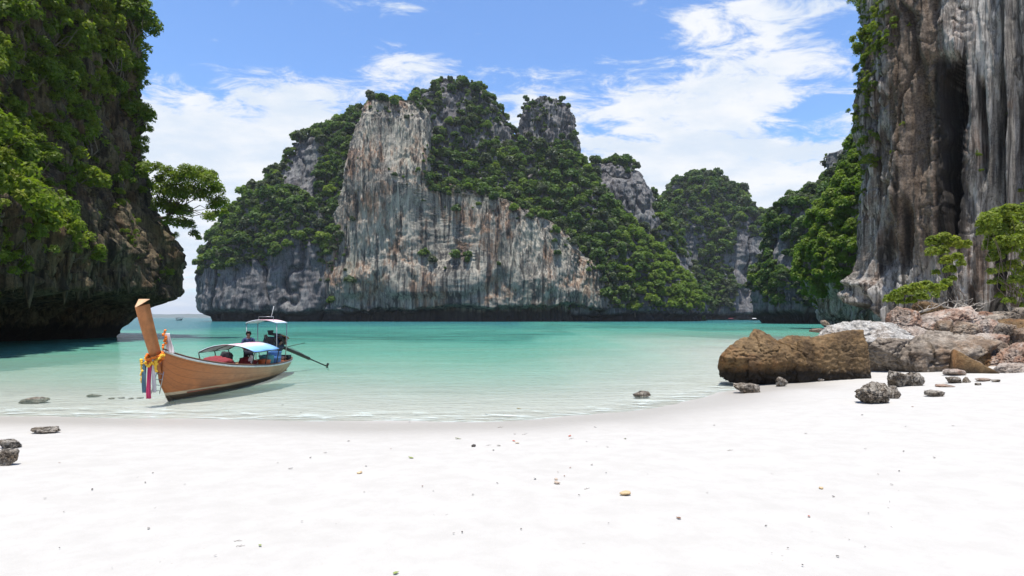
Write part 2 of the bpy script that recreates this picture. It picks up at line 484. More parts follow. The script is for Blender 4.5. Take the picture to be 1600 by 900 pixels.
def loft(key, left, right, yc, bpts, nz, nuf, nub, disp, zbot=-4.0, expo=2.5):
    """A closed rock mass: stacked plan outlines. left/right: outline (px, py) top to bottom at distance yc;
    bpts: (py, half depth). disp(x, y, z, px, py, nx, ny) pushes the skin outward."""
    L, Rr, B = (np.array(sorted(q, key=lambda a: a[1 if q is not bpts else 0]), float) for q in (left, right, bpts))
    ptop = min(L[0, 1], Rr[0, 1])
    ztop = CAMH + (HY - ptop) / F * yc
    z = zbot + (ztop - zbot) * np.linspace(0, 1, nz)
    py = HY - (z - CAMH) * F / yc
    xl = (np.interp(py, L[:, 1], L[:, 0]) - 800) / F * yc
    xr = (np.interp(py, Rr[:, 1], Rr[:, 0]) - 800) / F * yc
    bb = np.interp(py, B[:, 0], B[:, 1])
    a, xc = (xr - xl) / 2, (xr + xl) / 2
    u = np.concatenate([np.linspace(math.pi, 2 * math.pi, nuf, endpoint=False), np.linspace(0, math.pi, nub, endpoint=False)])
    cu, su = np.cos(u), np.sin(u)
    ex = 2 / expo
    cx, sy = np.sign(cu) * np.abs(cu) ** ex, np.sign(su) * np.abs(su) ** ex
    X = xc[:, None] + a[:, None] * cx
    Y = yc + bb[:, None] * sy
    Z = np.broadcast_to(z[:, None], X.shape).copy()
    nx, ny = cu[None] / np.maximum(a[:, None], .5), su[None] / np.maximum(bb[:, None], .5)
    ln = np.hypot(nx, ny)
    nx, ny = nx / ln, ny / ln
    px, pp = 800 + X / Y * F, HY - (Z - CAMH) * F / Y
    d = disp(X, Y, Z, px, pp, nx, ny)
    X, Y = X + nx * d, Y + ny * d
    Z = Z + 0.6 * fbm(X * 0.15, Y * 0.15, Z * 0.15, 3) * sstep(0.4, 0.9, (Z - zbot) / (ztop - zbot))
    V = np.stack([X, Y, Z], -1).reshape(-1, 3)
    nc = len(u)
    faces = grid_faces(nz, nc, True)
    V = np.vstack([V, V[-nc:].mean(0) + [0, 0, 1.0]])
    j = np.arange(nc)
    cap = np.stack([(nz - 1) * nc + j, (nz - 1) * nc + (j + 1) % nc, np.full(nc, len(V) - 1)], -1)
    HILLS[key] = (V, faces)
    return V, [faces, cap]


def karst_disp(amp=1.0, flute=1.0, notch_h=6.5, notch_d=6.0, f=1.0, seed=0.0):
    def g(x, y, z, px, py, nx, ny):
        s = seed
        d = amp * (3.6 * fbm(x * 0.022 * f + s, y * 0.022 * f, z * 0.013 * f, 3) + 1.5 * fbm(x * 0.08 * f, y * 0.08 * f + s, z * 0.04 * f, 3))
        d = d + flute * (1.5 * ridged(x * 0.11 * f, y * 0.11 * f + s, z * 0.024 * f, 3, .6) + 0.8 * fbm(x * 0.33 * f, y * 0.33 * f, z * 0.12 * f + s, 3, .6))
        crease = np.abs(fbm(x * 0.035 * f + 7 + s, y * 0.035 * f, z * 0.022 * f, 3))
        d = d - 2.6 * amp * sstep(0.10, 0.0, crease)
        d = d + 1.1 * amp * np.abs(fbm(x * 0.06 * f, y * 0.06 * f + s, z * 0.16 * f, 3))
        lip = notch_h + 2.2 * fbm(x * 0.05 + s, y * 0.05, 0.5, 3)
        d = d - notch_d * sstep(lip + 0.8, lip - 1.6, z)
        return d
    return g


def face_disp(x, y, z, px, py, nx, ny):
    d = 2.6 * fbm(x * 0.02 + 2, y * 0.02, z * 0.012, 3) + 0.9 * fbm(x * 0.07, y * 0.07, z * 0.03, 3)
    d += 0.75 * ridged(x * 0.16, y * 0.16, z * 0.012, 3, .6) + 0.55 * ridged(x * 0.5, y * 0.5, z * 0.03, 3, .6) + 0.3 * fbm(x * 0.9, y * 0.9, z * 0.25, 3, .6)
    d -= 0.5 * sstep(0.16, 0.0, np.abs(fbm(x * 0.05 + 7, y * 0.05, z * 0.02, 4)))
    rough_ = sstep(0.05, 0.35, fbm(x * 0.02 + 31, 1.0, z * 0.035, 3) + 0.35 * sstep(24, 8, z))
    d += rough_ * (0.75 * fbm(x * 0.16, y * 0.16, z * 0.14, 4, .6) - 0.3)
    lip = 8.0 + 2.6 * fbm(x * 0.05, 3.0, 0.5, 4) + 0.8 * ridged(x * 0.35, 1.0, 0.5, 2)
    d -= 8.0 * sstep(lip + 0.7, lip - 1.4, z)
    d += 5.0 * gbump(px, 600, 55) * sstep(420, 260, py)                  # the buttress left of the middle
    d -= 5.5 * gbump(px, 690 + 0.05 * (py - 300), 14) * sstep(170, 250, py) * sstep(470, 330, py)
    d -= 4.0 * gbump(px, 585, 22) * gbump(py, 470, 28)                   # hollow near the water
    d += 3.0 * sstep(395, 440, py) * sstep(470, 455, py) * (0.5 + fbm(x * 0.05, 2.2, z * 0.05, 2))
    d -= 4.5 * gbump(px, 905, 10) * sstep(380, 420, py)
    d -= 6.0 * gbump(px, 690, 26) * gbump(py, 283, 9)
    return d


island = empty('limestone_island', (5, 350, 0))
tag(island, 'tall limestone island with streaked grey cliff face across the bay', kind='structure')


def hill_part(name, VF, mat, parent):
    me = mesh_np(name, VF[0] - np.array(parent.location[:]), VF[1], mat)
    return link(name, me, parent)


hill_part('cliff_face', loft('face',
          [(652, 164), (590, 168), (572, 215), (548, 290), (520, 355), (505, 400), (497, 440), (495, 505)],
          [(656, 164), (668, 180), (678, 230), (690, 280), (735, 300), (800, 318), (860, 352), (905, 398), (940, 430), (952, 470), (955, 505)],
          345, [(164, 5), (200, 12), (300, 18), (420, 21), (505, 22)], 330, 560, 60, face_disp, expo=3.6), M['face'], island)
hill_part('wooded_shoulder', loft('shoulder',
          [(600, 172), (560, 186), (520, 212), (480, 217), (462, 235), (448, 260), (432, 285), (392, 318), (360, 360), (338, 400), (328, 440), (325, 470), (333, 496), (335, 505)],
          [(640, 172), (660, 220), (680, 505)],
          372, [(172, 8), (230, 16), (300, 26), (400, 40), (505, 46)], 240, 420, 60, karst_disp(1.1, 0.9, 6.0, 6.0, 1, 5.0), expo=2.4), M['karst'], island)
hill_part('summit_crag', loft('summit',
          [(685, 130), (672, 150), (655, 165), (640, 180), (600, 260), (600, 400)],
          [(700, 130), (742, 137), (765, 158), (778, 180), (794, 205), (806, 250), (820, 400)],
          385, [(130, 4), (160, 13), (220, 20), (300, 28), (400, 30)], 170, 260, 40, karst_disp(0.8, 1.3, -50, 0, 1.4, 8.0), zbot=40, expo=2.3), M['karst'], island)
hill_part('rock_pinnacle', loft('pinnacle',
          [(840, 158), (824, 164), (818, 190), (811, 222), (800, 260), (795, 330)],
          [(856, 156), (880, 166), (890, 185), (896, 215), (906, 262), (915, 330)],
          392, [(156, 5), (180, 10), (250, 15), (330, 18)], 130, 200, 30, karst_disp(0.45, 1.2, -50, 0, 1.8, 3.0), zbot=60, expo=2.3), M['karst'], island)
hill_part('forest_slope', loft('slope',
          [(700, 232), (660, 240), (640, 300), (640, 505)],
          [(880, 240), (905, 262), (945, 315), (990, 362), (1040, 412), (1072, 455), (1090, 490), (1093, 505)],
          378, [(232, 6), (270, 14), (320, 26), (400, 38), (505, 46)], 190, 420, 50, karst_disp(1.0, 0.8, 4.5, 5.0, 1, 9.0), expo=2.3), M['karst'], island)
hill_part('cave_bluff', loft('bluff',
          [(968, 256), (925, 262), (908, 275), (900, 400), (900, 505)],
          [(975, 256), (990, 272), (1008, 300), (1026, 330), (1052, 380), (1078, 430), (1098, 470), (1103, 505)],
          425, [(256, 8), (300, 22), (400, 30), (505, 34)], 170, 240, 40, karst_disp(1.0, 1.2, 5, 5, 1.2, 4.0), expo=2.6), M['karst'], island)

far_hill = empty('canyon_hill', (190, 560, 0))
tag(far_hill, 'far limestone hill wrapped in forest at the end of the canyon', kind='structure')
hill_part('wooded_peak', loft('peak',
          [(1098, 276), (1062, 284), (1045, 300), (1030, 330), (1010, 360), (960, 505)],
          [(1112, 280), (1130, 296), (1158, 308), (1168, 330), (1185, 345), (1205, 358), (1225, 372), (1260, 400), (1290, 505)],
          570, [(276, 10), (310, 26), (380, 46), (505, 62)], 210, 380, 50, karst_disp(1.8, 1.0, 5, 5, .8, 14.0), expo=2.3), M['karst'], far_hill)

islet = empty('green_islet', (120, 225, 0))
tag(islet, 'steep green headland standing in the water beyond the right cliff', kind='structure')
hill_part('headland', loft('islet',
          [(1300, 285), (1276, 305), (1250, 318), (1226, 322), (1216, 345), (1210, 385), (1202, 430), (1196, 470), (1197, 492), (1203, 506)],
          [(1360, 240), (1380, 300), (1420, 506)],
          228, [(240, 5), (300, 10), (350, 16), (420, 22), (506, 26)], 170, 300, 40, karst_disp(0.7, 0.7, 3.0, 2.5, 1.6, 21.0), expo=2.3), M['karst'], islet)

shoulder = empty('cliff_shoulder', (70, 118, 0))
tag(shoulder, 'bright green wooded shoulder behind the right cliff', kind='structure')
hill_part('wooded_bank', loft('bank',
          [(1352, 232), (1344, 250), (1324, 292), (1302, 335), (1286, 395), (1282, 430), (1292, 465), (1296, 490), (1300, 512)],
          [(1420, 232), (1440, 260), (1460, 512)],
          118, [(232, 3), (270, 5), (330, 9), (430, 11), (512, 8)], 150, 220, 30, karst_disp(0.35, 0.45, 2.2, 1.6, 3.0, 27.0), zbot=-3, expo=2.3), M['right_rock'], shoulder)

# far coast on the horizon
hx = np.linspace(-4700, -1700, 160)
hr = []
for yy, k in ((6200, 0.0), (6500, 0.6), (6900, 1.0), (7400, 0.5), (7900, 0.0)):
    hr.append(np.stack([hx, np.full_like(hx, yy), -2 + k * (26 + 34 * (0.5 + 0.5 * fbm(hx * 0.0018, yy * 1e-4, 0.4, 4)))], -1))
me = mesh_np('distant_hills', np.concatenate(hr), grid_faces(5, len(hx)), plain('distant_woods', (0.05, 0.07, 0.04), 0.9, scale=0.004))
tag(link('distant_hills', me), 'low coast far away on the open sea horizon', kind='structure')


# ------------------------------------------------------------------ near cliffs
def smooth_path(pts, n):
    pts = np.array(pts, float)
    s = np.concatenate([[0], np.cumsum(np.hypot(*np.diff(pts, axis=0).T))])
    ss = np.linspace(0, s[-1], n)
    q = np.stack([np.interp(ss, s, pts[:, k]) for k in (0, 1)], -1)
    k = np.hanning(max(5, n // 14) | 1); k /= k.sum()
    pad = len(k) // 2
    for c_ in (0, 1):
        e = np.concatenate([2 * q[0, c_] - q[pad:0:-1, c_], q[:, c_], 2 * q[-1, c_] - q[-2:-pad - 2:-1, c_]])
        q[:, c_] = np.convolve(e, k, 'valid')
    return q, ss


def cliff_wall(key, path, zs, off, side, back=26.0, ymax=75.0):
    q, ss = smooth_path(path, 4000)
    pxs = 800 + q[:, 0] / q[:, 1] * F
    dens_ = np.where((pxs > -60) & (pxs < 1660) & (q[:, 1] < ymax), 7.0, 1.0)
    cum = np.concatenate([[0], np.cumsum(dens_)[:-1]])
    pick = np.interp(np.linspace(0, cum[-1], off[0]), cum, np.arange(4000.0))
    q = np.stack([np.interp(pick, np.arange(4000.0), q[:, k]) for k in (0, 1)], -1)
    ss = np.interp(pick, np.arange(4000.0), ss)
    tg = np.gradient(q, axis=0)
    tg /= np.linalg.norm(tg, axis=1, keepdims=True)
    nrm = np.stack([-tg[:, 1], tg[:, 0]], -1) * side
    X0, Z = np.meshgrid(q[:, 0], zs)
    Y0, _ = np.meshgrid(q[:, 1], zs)
    NX, _ = np.meshgrid(nrm[:, 0], zs)
    NY, _ = np.meshgrid(nrm[:, 1], zs)
    S, _ = np.meshgrid(ss, zs)
    px, py = 800 + X0 / Y0 * F, HY - (Z - CAMH) * F / Y0
    d = off[1](X0, Y0, Z, px, py, S)
    X, Y = X0 + NX * d, Y0 + NY * d
    V = np.stack([X, Y, Z], -1)
    V = np.concatenate([V, np.stack([X0[-1:] - NX[-1:] * back, Y0[-1:] - NY[-1:] * back, Z[-1:] + 3], -1),
                        np.stack([X0[-1:] - NX[-1:] * back, Y0[-1:] - NY[-1:] * back, Z[:1]], -1)])
    nr, nc = V.shape[:2]
    V = V.reshape(-1, 3)
    f = grid_faces(nr, nc)
    if side < 0: f = f[:, ::-1]
    HILLS[key] = (V, f[: (nr - 3) * (nc - 1)])
    return V, [f]


def left_off(x, y, z, px, py, s):
    prof = np.interp(z, [-3, 0, 1.2, 3, 4.6, 6.6, 9, 12, 15.5, 20, 27, 33, 41, 60], [-6.2, -6.0, -5.2, -3.6, -1.6, -0.3, 0.8, 0.0, -2.2, -3.2, -4.4, -4.0, -4.4, -8])
    lip = 4.6 + 1.1 * fbm(x * 0.22, y * 0.22, 0.1, 3)
    inner = sstep(76, 62, y)
    d = prof - 4.5 * inner * sstep(lip + 0.6, lip - 1.0, z)
    d = d + 1.5 * fbm(x * 0.07, y * 0.07, z * 0.05, 3) + 1.0 * ridged(x * 0.33, y * 0.33, z * 0.07, 3, .65) - 1.3 * sstep(.10, 0, np.abs(fbm(x * .16, y * .16, z * .07, 3)))
    d = d + 0.6 * fbm(x * 0.9, y * 0.9, z * 0.35, 3, .6)
    teeth = ridged(x * 0.9, y * 0.9, 3.0, 2)
    d = d + 1.5 * gbump(z, lip + 0.2, 1.5) * np.maximum(teeth, 0) - 0.9 * sstep(75, 60, y) * 0
    d = d + 0.5 * ridged(x * 1.5, y * 1.5, z * 0.10, 2) * sstep(3, 5, z) * sstep(12, 8, z)
    d = d + 0.16 * fbm(x * 2.4, y * 2.4, z * 1.2, 3, .6) - 0.25 * sstep(.10, 0, np.abs(fbm(x * .5, y * .5, z * .9 + 4, 3)))
    return d


LV = cliff_wall('left', [(-25, 12), (-29, 24), (-35, 36), (-38.5, 48), (-40.4, 58), (-41.0, 66), (-42.8, 71), (-54, 82), (-90, 98)],
                np.concatenate([np.linspace(-2.5, 22, 190), np.linspace(22.25, 43, 90)]), (520, left_off), -1)
lc = empty('shaded_cliff', (-45, 60, 0))
tag(lc, 'dark overhanging limestone cliff hung with greenery beside the longtail boat', kind='structure')
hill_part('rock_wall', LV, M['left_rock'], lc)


def right_off(x, y, z, px, py, s):
    prof = np.interp(z, [-2, 0.5, 2, 3.5, 6, 9, 14, 24, 36, 60], [-1.6, -2.2, -1.6, -0.9, -0.5, -0.6, -0.7, -1.0, -1.6, -4])
    d = prof + 1.7 * fbm(x * 0.06, y * 0.06, z * 0.035, 3) + 0.9 * ridged(x * 0.24, y * 0.24, z * 0.03, 3, .65) - 1.3 * sstep(.09, 0, np.abs(fbm(x * .11, y * .11, z * .035, 3)))
    d = d + (0.55 - .25 * sstep(1506, 1518, px)) * fbm(x * 0.8, y * 0.8, z * 0.10, 4, .6)
    wob = 4 * perlin(z * 0.22, 3.1, 0.5) + 5 * perlin(z * 0.07, 1.1, 0.5)
    sm_ = sstep(1506, 1518, px)
    d = d + (0.14 * fbm(x * 2.2, y * 2.2, z * 0.9, 4, .65) - 0.25 * sstep(.10, 0, np.abs(fbm(x * .42, y * .42, z * .30 + 4, 3)))) * (1 - .7 * sm_)
    d = d + 0.30 * ridged(x * 0.9, y * 0.9, z * 0.07, 2) + 0.22 * (1 - sm_) * fbm(x * .5, y * .5, z * .5, 3)
    le, re_ = 1471 + 0.05 * (py - 100) + 9 * fbm(z * 0.28, 7.7, 0.3, 3), 1504 - 0.04 * (py - 100) + 5 * fbm(z * 0.33, 2.7, 0.3, 3)
    ceil_ = 100 + 34 * fbm(px * 0.045, 0.3, 0.4, 2) + 26 * np.abs(perlin(px * .22, .3, .4))
    d = d - 11 * sstep(-9, 7, px - le) * sstep(5, -4, px - re_) * sstep(-10, 12, py - ceil_) * sstep(30, -40, py - 372 - 20 * perlin(px * .1, 4.1, 1.0))
    d = d - 0.9 * gbump(px, 1440 + wob, 12) * sstep(120, 170, py) * sstep(330, 260, py)
    d = d + 0.8 * sstep(1425, 1440, px) * sstep(1512, 1495, px) * sstep(100, 78, py)         # stalactite curtain above the slot
    d = d - 1.8 * gbump(px + wob, 1530, 5) * sstep(110, 140, py) * sstep(300, 240, py)
    d = d + 1.3 * gbump(px - 0.6 * wob, 1571, 5) - 1.6 * gbump(px + wob, 1562, 4)
    d = d - 2.2 * gbump(px, 1376, 9) * gbump(py, 405, 26) - 2.0 * gbump(px, 1391, 5) * gbump(py, 392, 34)
    d = d - 1.6 * gbump(px + wob, 1416, 6) * sstep(300, 340, py) * sstep(440, 400, py)
    d = d + 1.5 * gbump(px, 1350 + (py - 440) * 0.5, 22) * sstep(420, 450, py)
    d = d - 3.2 * sstep(1405, 1330, px) * sstep(470, 492, py)                                 # undercut foot
    d = d + 0.5 * np.sin((px * 0.55 - py * 0.9) * 0.22 + 2 * perlin(px * 0.05, py * 0.05, 2.0)) * sstep(425, 445, py) * sstep(1400, 1370, px)
    return d


RV = cliff_wall('right', [(80, 36), (62, 41), (52, 45), (45.5, 50), (41.5, 56), (39.6, 61), (40, 66), (44, 72), (58, 84), (80, 96)],
                np.concatenate([np.linspace(-2, 45, 340), np.linspace(45.5, 56, 12)]), (560, right_off), 1)
rc = empty('streaked_cliff', (40, 55, 0))
tag(rc, 'sheer grey limestone cliff with a black vertical cleft on the right of the beach', kind='structure')
wall = hill_part('rock_wall', RV, M['right_rock'], rc)
q = RV[0]
qx, qy = 800 + q[:, 0] / q[:, 1] * F, HY - (q[:, 2] - CAMH) * F / q[:, 1]
wv = 10 * fbm(q[:, 0] * .3, q[:, 1] * .3, q[:, 2] * .12, 4)
fattr(wall.data, 'rusty', np.clip(sstep(1372, 1400, qx + wv) * sstep(1478, 1462, qx + wv) * sstep(430, 360, qy + 2 * wv) + 0.6 * gbump(qx + wv, 1430, 30) * sstep(60, 20, qy), 0, 1))
alg_shade = sstep(1458, 1466, qx + .5 * wv) * sstep(1516, 1504, qx + .3 * wv) * sstep(84, 104, qy + wv) * sstep(415, 370, qy)  # shade of the cleft painted in together with its algal stain
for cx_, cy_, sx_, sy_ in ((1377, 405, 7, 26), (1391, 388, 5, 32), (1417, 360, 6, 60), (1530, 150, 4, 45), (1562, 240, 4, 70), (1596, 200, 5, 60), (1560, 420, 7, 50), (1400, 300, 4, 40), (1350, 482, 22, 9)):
    alg_shade = np.maximum(alg_shade, np.exp(-((qx + .4 * wv - cx_) / sx_) ** 4 - ((qy - cy_) / sy_) ** 4))  # same painted blackness in the hollows, stain streaks and undercut foot
fattr(wall.data, 'algae_shade', alg_shade)


# ------------------------------------------------------------------ vegetation
def leaf_quads(cent, rad, n, L, W, rs, flat=0.8, shell=0.55, low=-0.5, up=0.5):
    """n leaves spread through the volume of a set of clumps."""
    cent, rad = np.asarray(cent, float), np.asarray(rad, float)
    p = rad ** 2 / (rad ** 2).sum()
    up = up * 0.7
    k = rs.choice(len(rad), n, p=p)
    d = rs.normal(size=(n, 3)); d /= np.linalg.norm(d, axis=1, keepdims=True)
    d[:, 2] = np.where(d[:, 2] < low, -d[:, 2], d[:, 2])
    rr = rad[k] * (shell + (1 - shell) * rs.random(n) ** 0.5)
    pos = cent[k] + d * rr[:, None] * np.array([1, 1, flat])
    nr = d * 0.7 + np.array([0, 0, up]) + rs.normal(size=(n, 3)) * 0.45
    nr /= np.linalg.norm(nr, axis=1, keepdims=True)
    a = np.cross(nr, rs.normal(size=(n, 3))); a /= np.linalg.norm(a, axis=1, keepdims=True)
    b_ = np.cross(nr, a)
    s = (0.65 + 0.7 * rs.random(n))[:, None]
    l, wd = a * L * s, b_ * W * s
    Vq = np.stack([pos - l, pos + wd + nr * 0.12 * L, pos + l, pos - wd + nr * 0.12 * L], 1).reshape(-1, 3)
    Fq = np.arange(4 * n).reshape(-1, 4)
    clump_tone = rs.random(len(rad))[k]
    tone = np.clip(0.55 * rs.random(n) + 0.45 * clump_tone, 0, 1)
    return Vq, Fq, np.repeat(tone, 4)


def tubes(paths, seg=5):
    """Tapered limbs: each path is a list of (x, y, z, r)."""
    Vs, Fs, o = [], [], 0
    for p in paths:
        p = np.array(p, float)
        t_ = np.gradient(p[:, :3], axis=0)
        t_ /= np.linalg.norm(t_, axis=1, keepdims=True) + 1e-9
        ref = np.array([0.31, 0.17, 0.93]) if abs(t_[:, 2]).mean() < 0.8 else np.array([1.0, 0.1, 0.0])
        a = np.cross(t_, ref); a /= np.linalg.norm(a, axis=1, keepdims=True)
        b_ = np.cross(t_, a)
        an = np.linspace(0, 2 * math.pi, seg, endpoint=False)
        ring = p[:, None, :3] + p[:, None, 3:4] * (a[:, None] * np.cos(an)[None, :, None] + b_[:, None] * np.sin(an)[None, :, None])
        Vs.append(ring.reshape(-1, 3)); Fs.append(grid_faces(len(p), seg, True) + o)
        o += len(p) * seg
        Vs.append(p[[0, -1], :3])
        j = np.arange(seg)
        base = o - len(p) * seg
        Fs.append(np.stack([base + (j + 1) % seg, base + j, np.full(seg, o), np.full(seg, o)], -1)[:, [0, 1, 2]][:, [0, 1, 2, 2]])
        last = base + (len(p) - 1) * seg
        Fs.append(np.stack([last + j, last + (j + 1) % seg, np.full(seg, o + 1), np.full(seg, o + 1)], -1))
        o += 2
    V = np.concatenate(Vs)
    quads = np.concatenate(Fs)
    tri = quads[:, 2] == quads[:, 3]
    return V, [quads[~tri], quads[tri][:, :3]]


def bend(p0, p1, r0, r1, n=5, wob=0.1, rs=random):
    p0, p1 = np.array(p0, float), np.array(p1, float)
    ln = np.linalg.norm(p1 - p0)
    out = []
    for i in range(n):
        f = i / (n - 1)
        q = p0 + (p1 - p0) * f + (np.array([rs.uniform(-1, 1) for _ in range(3)]) * wob * ln if 0 < i < n - 1 else 0)
        out.append((*q, r0 + (r1 - r0) * f))
    return out


def crown_mesh(name, cent, rad, n, L, W, seed, mat, **kw):
    V, Fq, tone = leaf_quads(cent, rad, n, L, W, np.random.default_rng(seed), **kw)
    me = mesh_np(name, V, Fq, mat, smooth=False)
    fattr(me, 'tone', tone)
    return me


def tree_proto(seed, mat, n=620, L=0.20, W=0.125, tall=1.0, nb=13, spread=0.62, flat=0.95, name='crown'):
    """Unit crown radius; ground at z = 0."""
    rs = np.random.default_rng(seed)
    rnd = random.Random(seed)
    cs, rd = [], []
    for i in range(nb):
        th = rs.random() * 6.283
        q = spread * math.sqrt(rs.random())
        h = 0.28 + tall * (0.85 * (1 - 0.8 * q) * rs.random() ** 0.7 + 0.10 * rs.random())
        cs.append((q * math.cos(th), q * math.sin(th), h)); rd.append(0.26 + 0.2 * rs.random())
    cm = crown_mesh(name, cs, rd, n, L, W, seed, mat, flat=flat)
    top = (0.05, 0.02, 0.55)
    limbs = [bend((0, 0, -0.35), top, 0.07, 0.05, 4, 0.05, rnd)]
    for k in rs.choice(nb, min(nb, 6), replace=False):
        limbs.append(bend((0.02, 0, 0.2 + 0.25 * rs.random()), cs[k], 0.035, 0.012, 4, 0.08, rnd))
    V, Fq = tubes(limbs, 5)
    return cm, mesh_np('trunk', V, Fq, M['bark'])


PROTO_FAR = [tree_proto(100 + i, M['leaf_far'], tall=t_, nb=nb_, spread=s_) for i, (t_, nb_, s_) in
             enumerate([(1.0, 13, .62), (1.4, 15, .58), (0.8, 12, .70), (1.1, 16, .66), (1.7, 14, .5), (0.9, 10, .55)])]
PROTO_MID = [tree_proto(200 + i, M['leaf_mid'], n=1100, L=0.14, W=0.085, tall=t_, nb=nb_, spread=s_) for i, (t_, nb_, s_) in
             enumerate([(1.1, 16, .62), (1.4, 18, .6), (0.8, 15, .70), (1.6, 18, .55)])]


def scatter(key, mask, n_try, r_lo, r_hi, gap, seed):
    V, f = HILLS[key]
    cen, nrm, ar = face_data(V, f)
    view = np.array([0, 0, CAMH]) - cen
    view /= np.linalg.norm(view, axis=1, keepdims=True)
    front = (nrm * view).sum(1)
    px, py = 800 + cen[:, 0] / cen[:, 1] * F, HY - (cen[:, 2] - CAMH) * F / cen[:, 1]
    m = np.clip(mask(cen, nrm, px, py), 0, None) * (front > (0.02 if key in ('left', 'right') else -0.35)) * (cen[:, 1] < {'left': 72, 'right': 67}.get(key, 1e9)) * (px > -40) * (px < 1640) * (py > -45)
    pr = ar * m
    if pr.sum() <= 0: return []
    rs = np.random.default_rng(seed)
    ids = rs.choice(len(cen), n_try, p=pr / pr.sum())
    cell, kept, out = r_hi * 1.4 * gap, {}, []
    for i in ids:
        c_ = cen[i] + rs.normal(size=3) * 0.15
        r = r_lo * 0.75 + (r_hi * 1.4 - r_lo * 0.75) * rs.random() ** 2.8
        kx = tuple((c_ // cell).astype(int))
        bad = False
        for ax in (-1, 0, 1):
            for ay in (-1, 0, 1):
                for azz in (-1, 0, 1):
                    for q, rq in kept.get((kx[0] + ax, kx[1] + ay, kx[2] + azz), ()):
                        if ((q - c_) ** 2).sum() < (gap * (r + rq) / 2) ** 2: bad = True; break
                    if bad: break
                if bad: break
            if bad: break
        if bad: continue
        kept.setdefault(kx, []).append((c_, r))
        out.append((c_, r, nrm[i], px[i], py[i]))
    return out


def patch(c_, f, s):
    return fbm(c_[:, 0] * f + s, c_[:, 1] * f, c_[:, 2] * f, 3)


SITES = []       # (position, radius, normal, px, py, hill words, prototypes)


def grow(key, mask, n_try, r_lo, r_hi, gap, seed, words, protos):
    for s in scatter(key, mask, n_try, r_lo, r_hi, gap, seed):
        k_ = 1 if (words == 'island forest slope' and s[3] + 40 * random.uniform(-1, 1) > 985 and s[4] > 340) or (not protos and random.random() < 0.10) else protos
        SITES.append((*s, words, k_))


ledge = lambda n: sstep(0.02, 0.4, n[:, 2])
grow('shoulder', lambda c_, n, px, py: sstep(432, 392, py + 22 * patch(c_, .04, 3) + 0.16 * (px - 340)) * sstep(-0.25, 0.15, patch(c_, .028, 1) + 0.75 * n[:, 2] - 1.3 * gbump(px, 482, 26) * gbump(py, 275, 75))
     + 0.0, 5200, 1.4, 3.9, 0.60, 1, 'island shoulder', 0)
grow('face', lambda c_, n, px, py: 0.8 * sstep(0.5, 0.8, n[:, 2]) * sstep(495, 470, py) + 0.012 * sstep(0.25, 0.5, patch(c_, .05, 8)) * sstep(440, 380, py)
     + 1.2 * gbump(px, 690, 22) * gbump(py, 270, 30) + 1.0 * sstep(930, 952, px) * sstep(485, 440, py) + 0.5 * gbump(px, 510, 22) * gbump(py, 395, 50), 700, 1.0, 3.0, 0.8, 2, 'streaked cliff face', 0)
grow('summit', lambda c_, n, px, py: sstep(-0.12, 0.3, patch(c_, .06, 5) + 1.0 * n[:, 2] - 0.6 * gbump(px, 692, 14) * sstep(240, 200, py)), 1700, 1.2, 3.4, 0.64, 3, 'summit crag', 0)
grow('pinnacle', lambda c_, n, px, py: sstep(0.0, 0.3, patch(c_, .07, 2) + 0.9 * n[:, 2]) * 0.8, 420, 0.9, 2.4, 0.8, 4, 'rock pinnacle', 0)
grow('slope', lambda c_, n, px, py: sstep(492, 478, py) * sstep(-0.75, -0.35, patch(c_, .03, 7) + 0.5 * n[:, 2]), 6000, 1.5, 4.2, 0.58, 5, 'island forest slope', 0)
grow('bluff', lambda c_, n, px, py: sstep(-0.2, 0.15, patch(c_, .04, 4) + 0.6 * n[:, 2] - 2.4 * gbump(px, 952, 52) * gbump(py, 318, 62)), 2200, 1.5, 3.8, 0.64, 6, 'cave bluff', 0)
grow('peak', lambda c_, n, px, py: sstep(495, 470, py) * sstep(-0.30, 0.05, patch(c_, .03, 6) + 0.6 * n[:, 2] - 1.9 * sstep(1140, 1165, px) * sstep(355, 395, py) - 0.8 * gbump(px, 1075, 30) * gbump(py, 400, 50)), 5200, 1.8, 4.6, 0.62, 7, 'far canyon hill', 0)
grow('islet', lambda c_, n, px, py: sstep(487, 472, py) * sstep(-0.38, 0.0, patch(c_, .07, 9) + 0.6 * n[:, 2] - 0.9 * gbump(px, 1225, 18) * gbump(py, 400, 35)), 3600, 0.9, 2.5, 0.60, 8, 'headland', 0)
grow('bank', lambda c_, n, px, py: sstep(497, 470, py + 0.6 * (px - 1300) * 0) * sstep(-0.9, -0.5, patch(c_, .1, 3) + 0.4 * n[:, 2]) * sstep(470, 440, py - 30 * sstep(1300, 1280, px)), 3600, 0.6, 1.7, 0.58, 9, 'cliff shoulder', 1)

SITES.sort(key=lambda s: -(s[1] / s[0][1]) * (1.6 if s[5] != 'cliff shoulder' else 1.0))
TREE_N = 298
KIND = [['round dark tree', 'tall dark tree', 'low spreading tree', 'dense round tree', 'slim upright tree', 'small dark tree'],
        ['bright green bushy tree', 'tall bright green tree', 'low bright green tree', 'slim bright green tree']]


def where(words, px, py):
    hi = {'island shoulder': 260, 'streaked cliff face': 300, 'summit crag': 185, 'rock pinnacle': 200, 'island forest slope': 330,
          'cave bluff': 320, 'far canyon hill': 370, 'headland': 400, 'cliff shoulder': 330}[words]
    v = 'high up' if py < hi - 35 else 'halfway up' if py < hi + 55 else 'low down'
    mid = {'island shoulder': 440, 'streaked cliff face': 690, 'summit crag': 730, 'rock pinnacle': 850, 'island forest slope': 900,
           'cave bluff': 985, 'far canyon hill': 1120, 'headland': 1250, 'cliff shoulder': 1310}[words]
    h = 'seaward' if px < mid - 25 else 'canyon' if px > mid + 25 else 'middle'
    return f'{v} on the {h} side of the {words}'


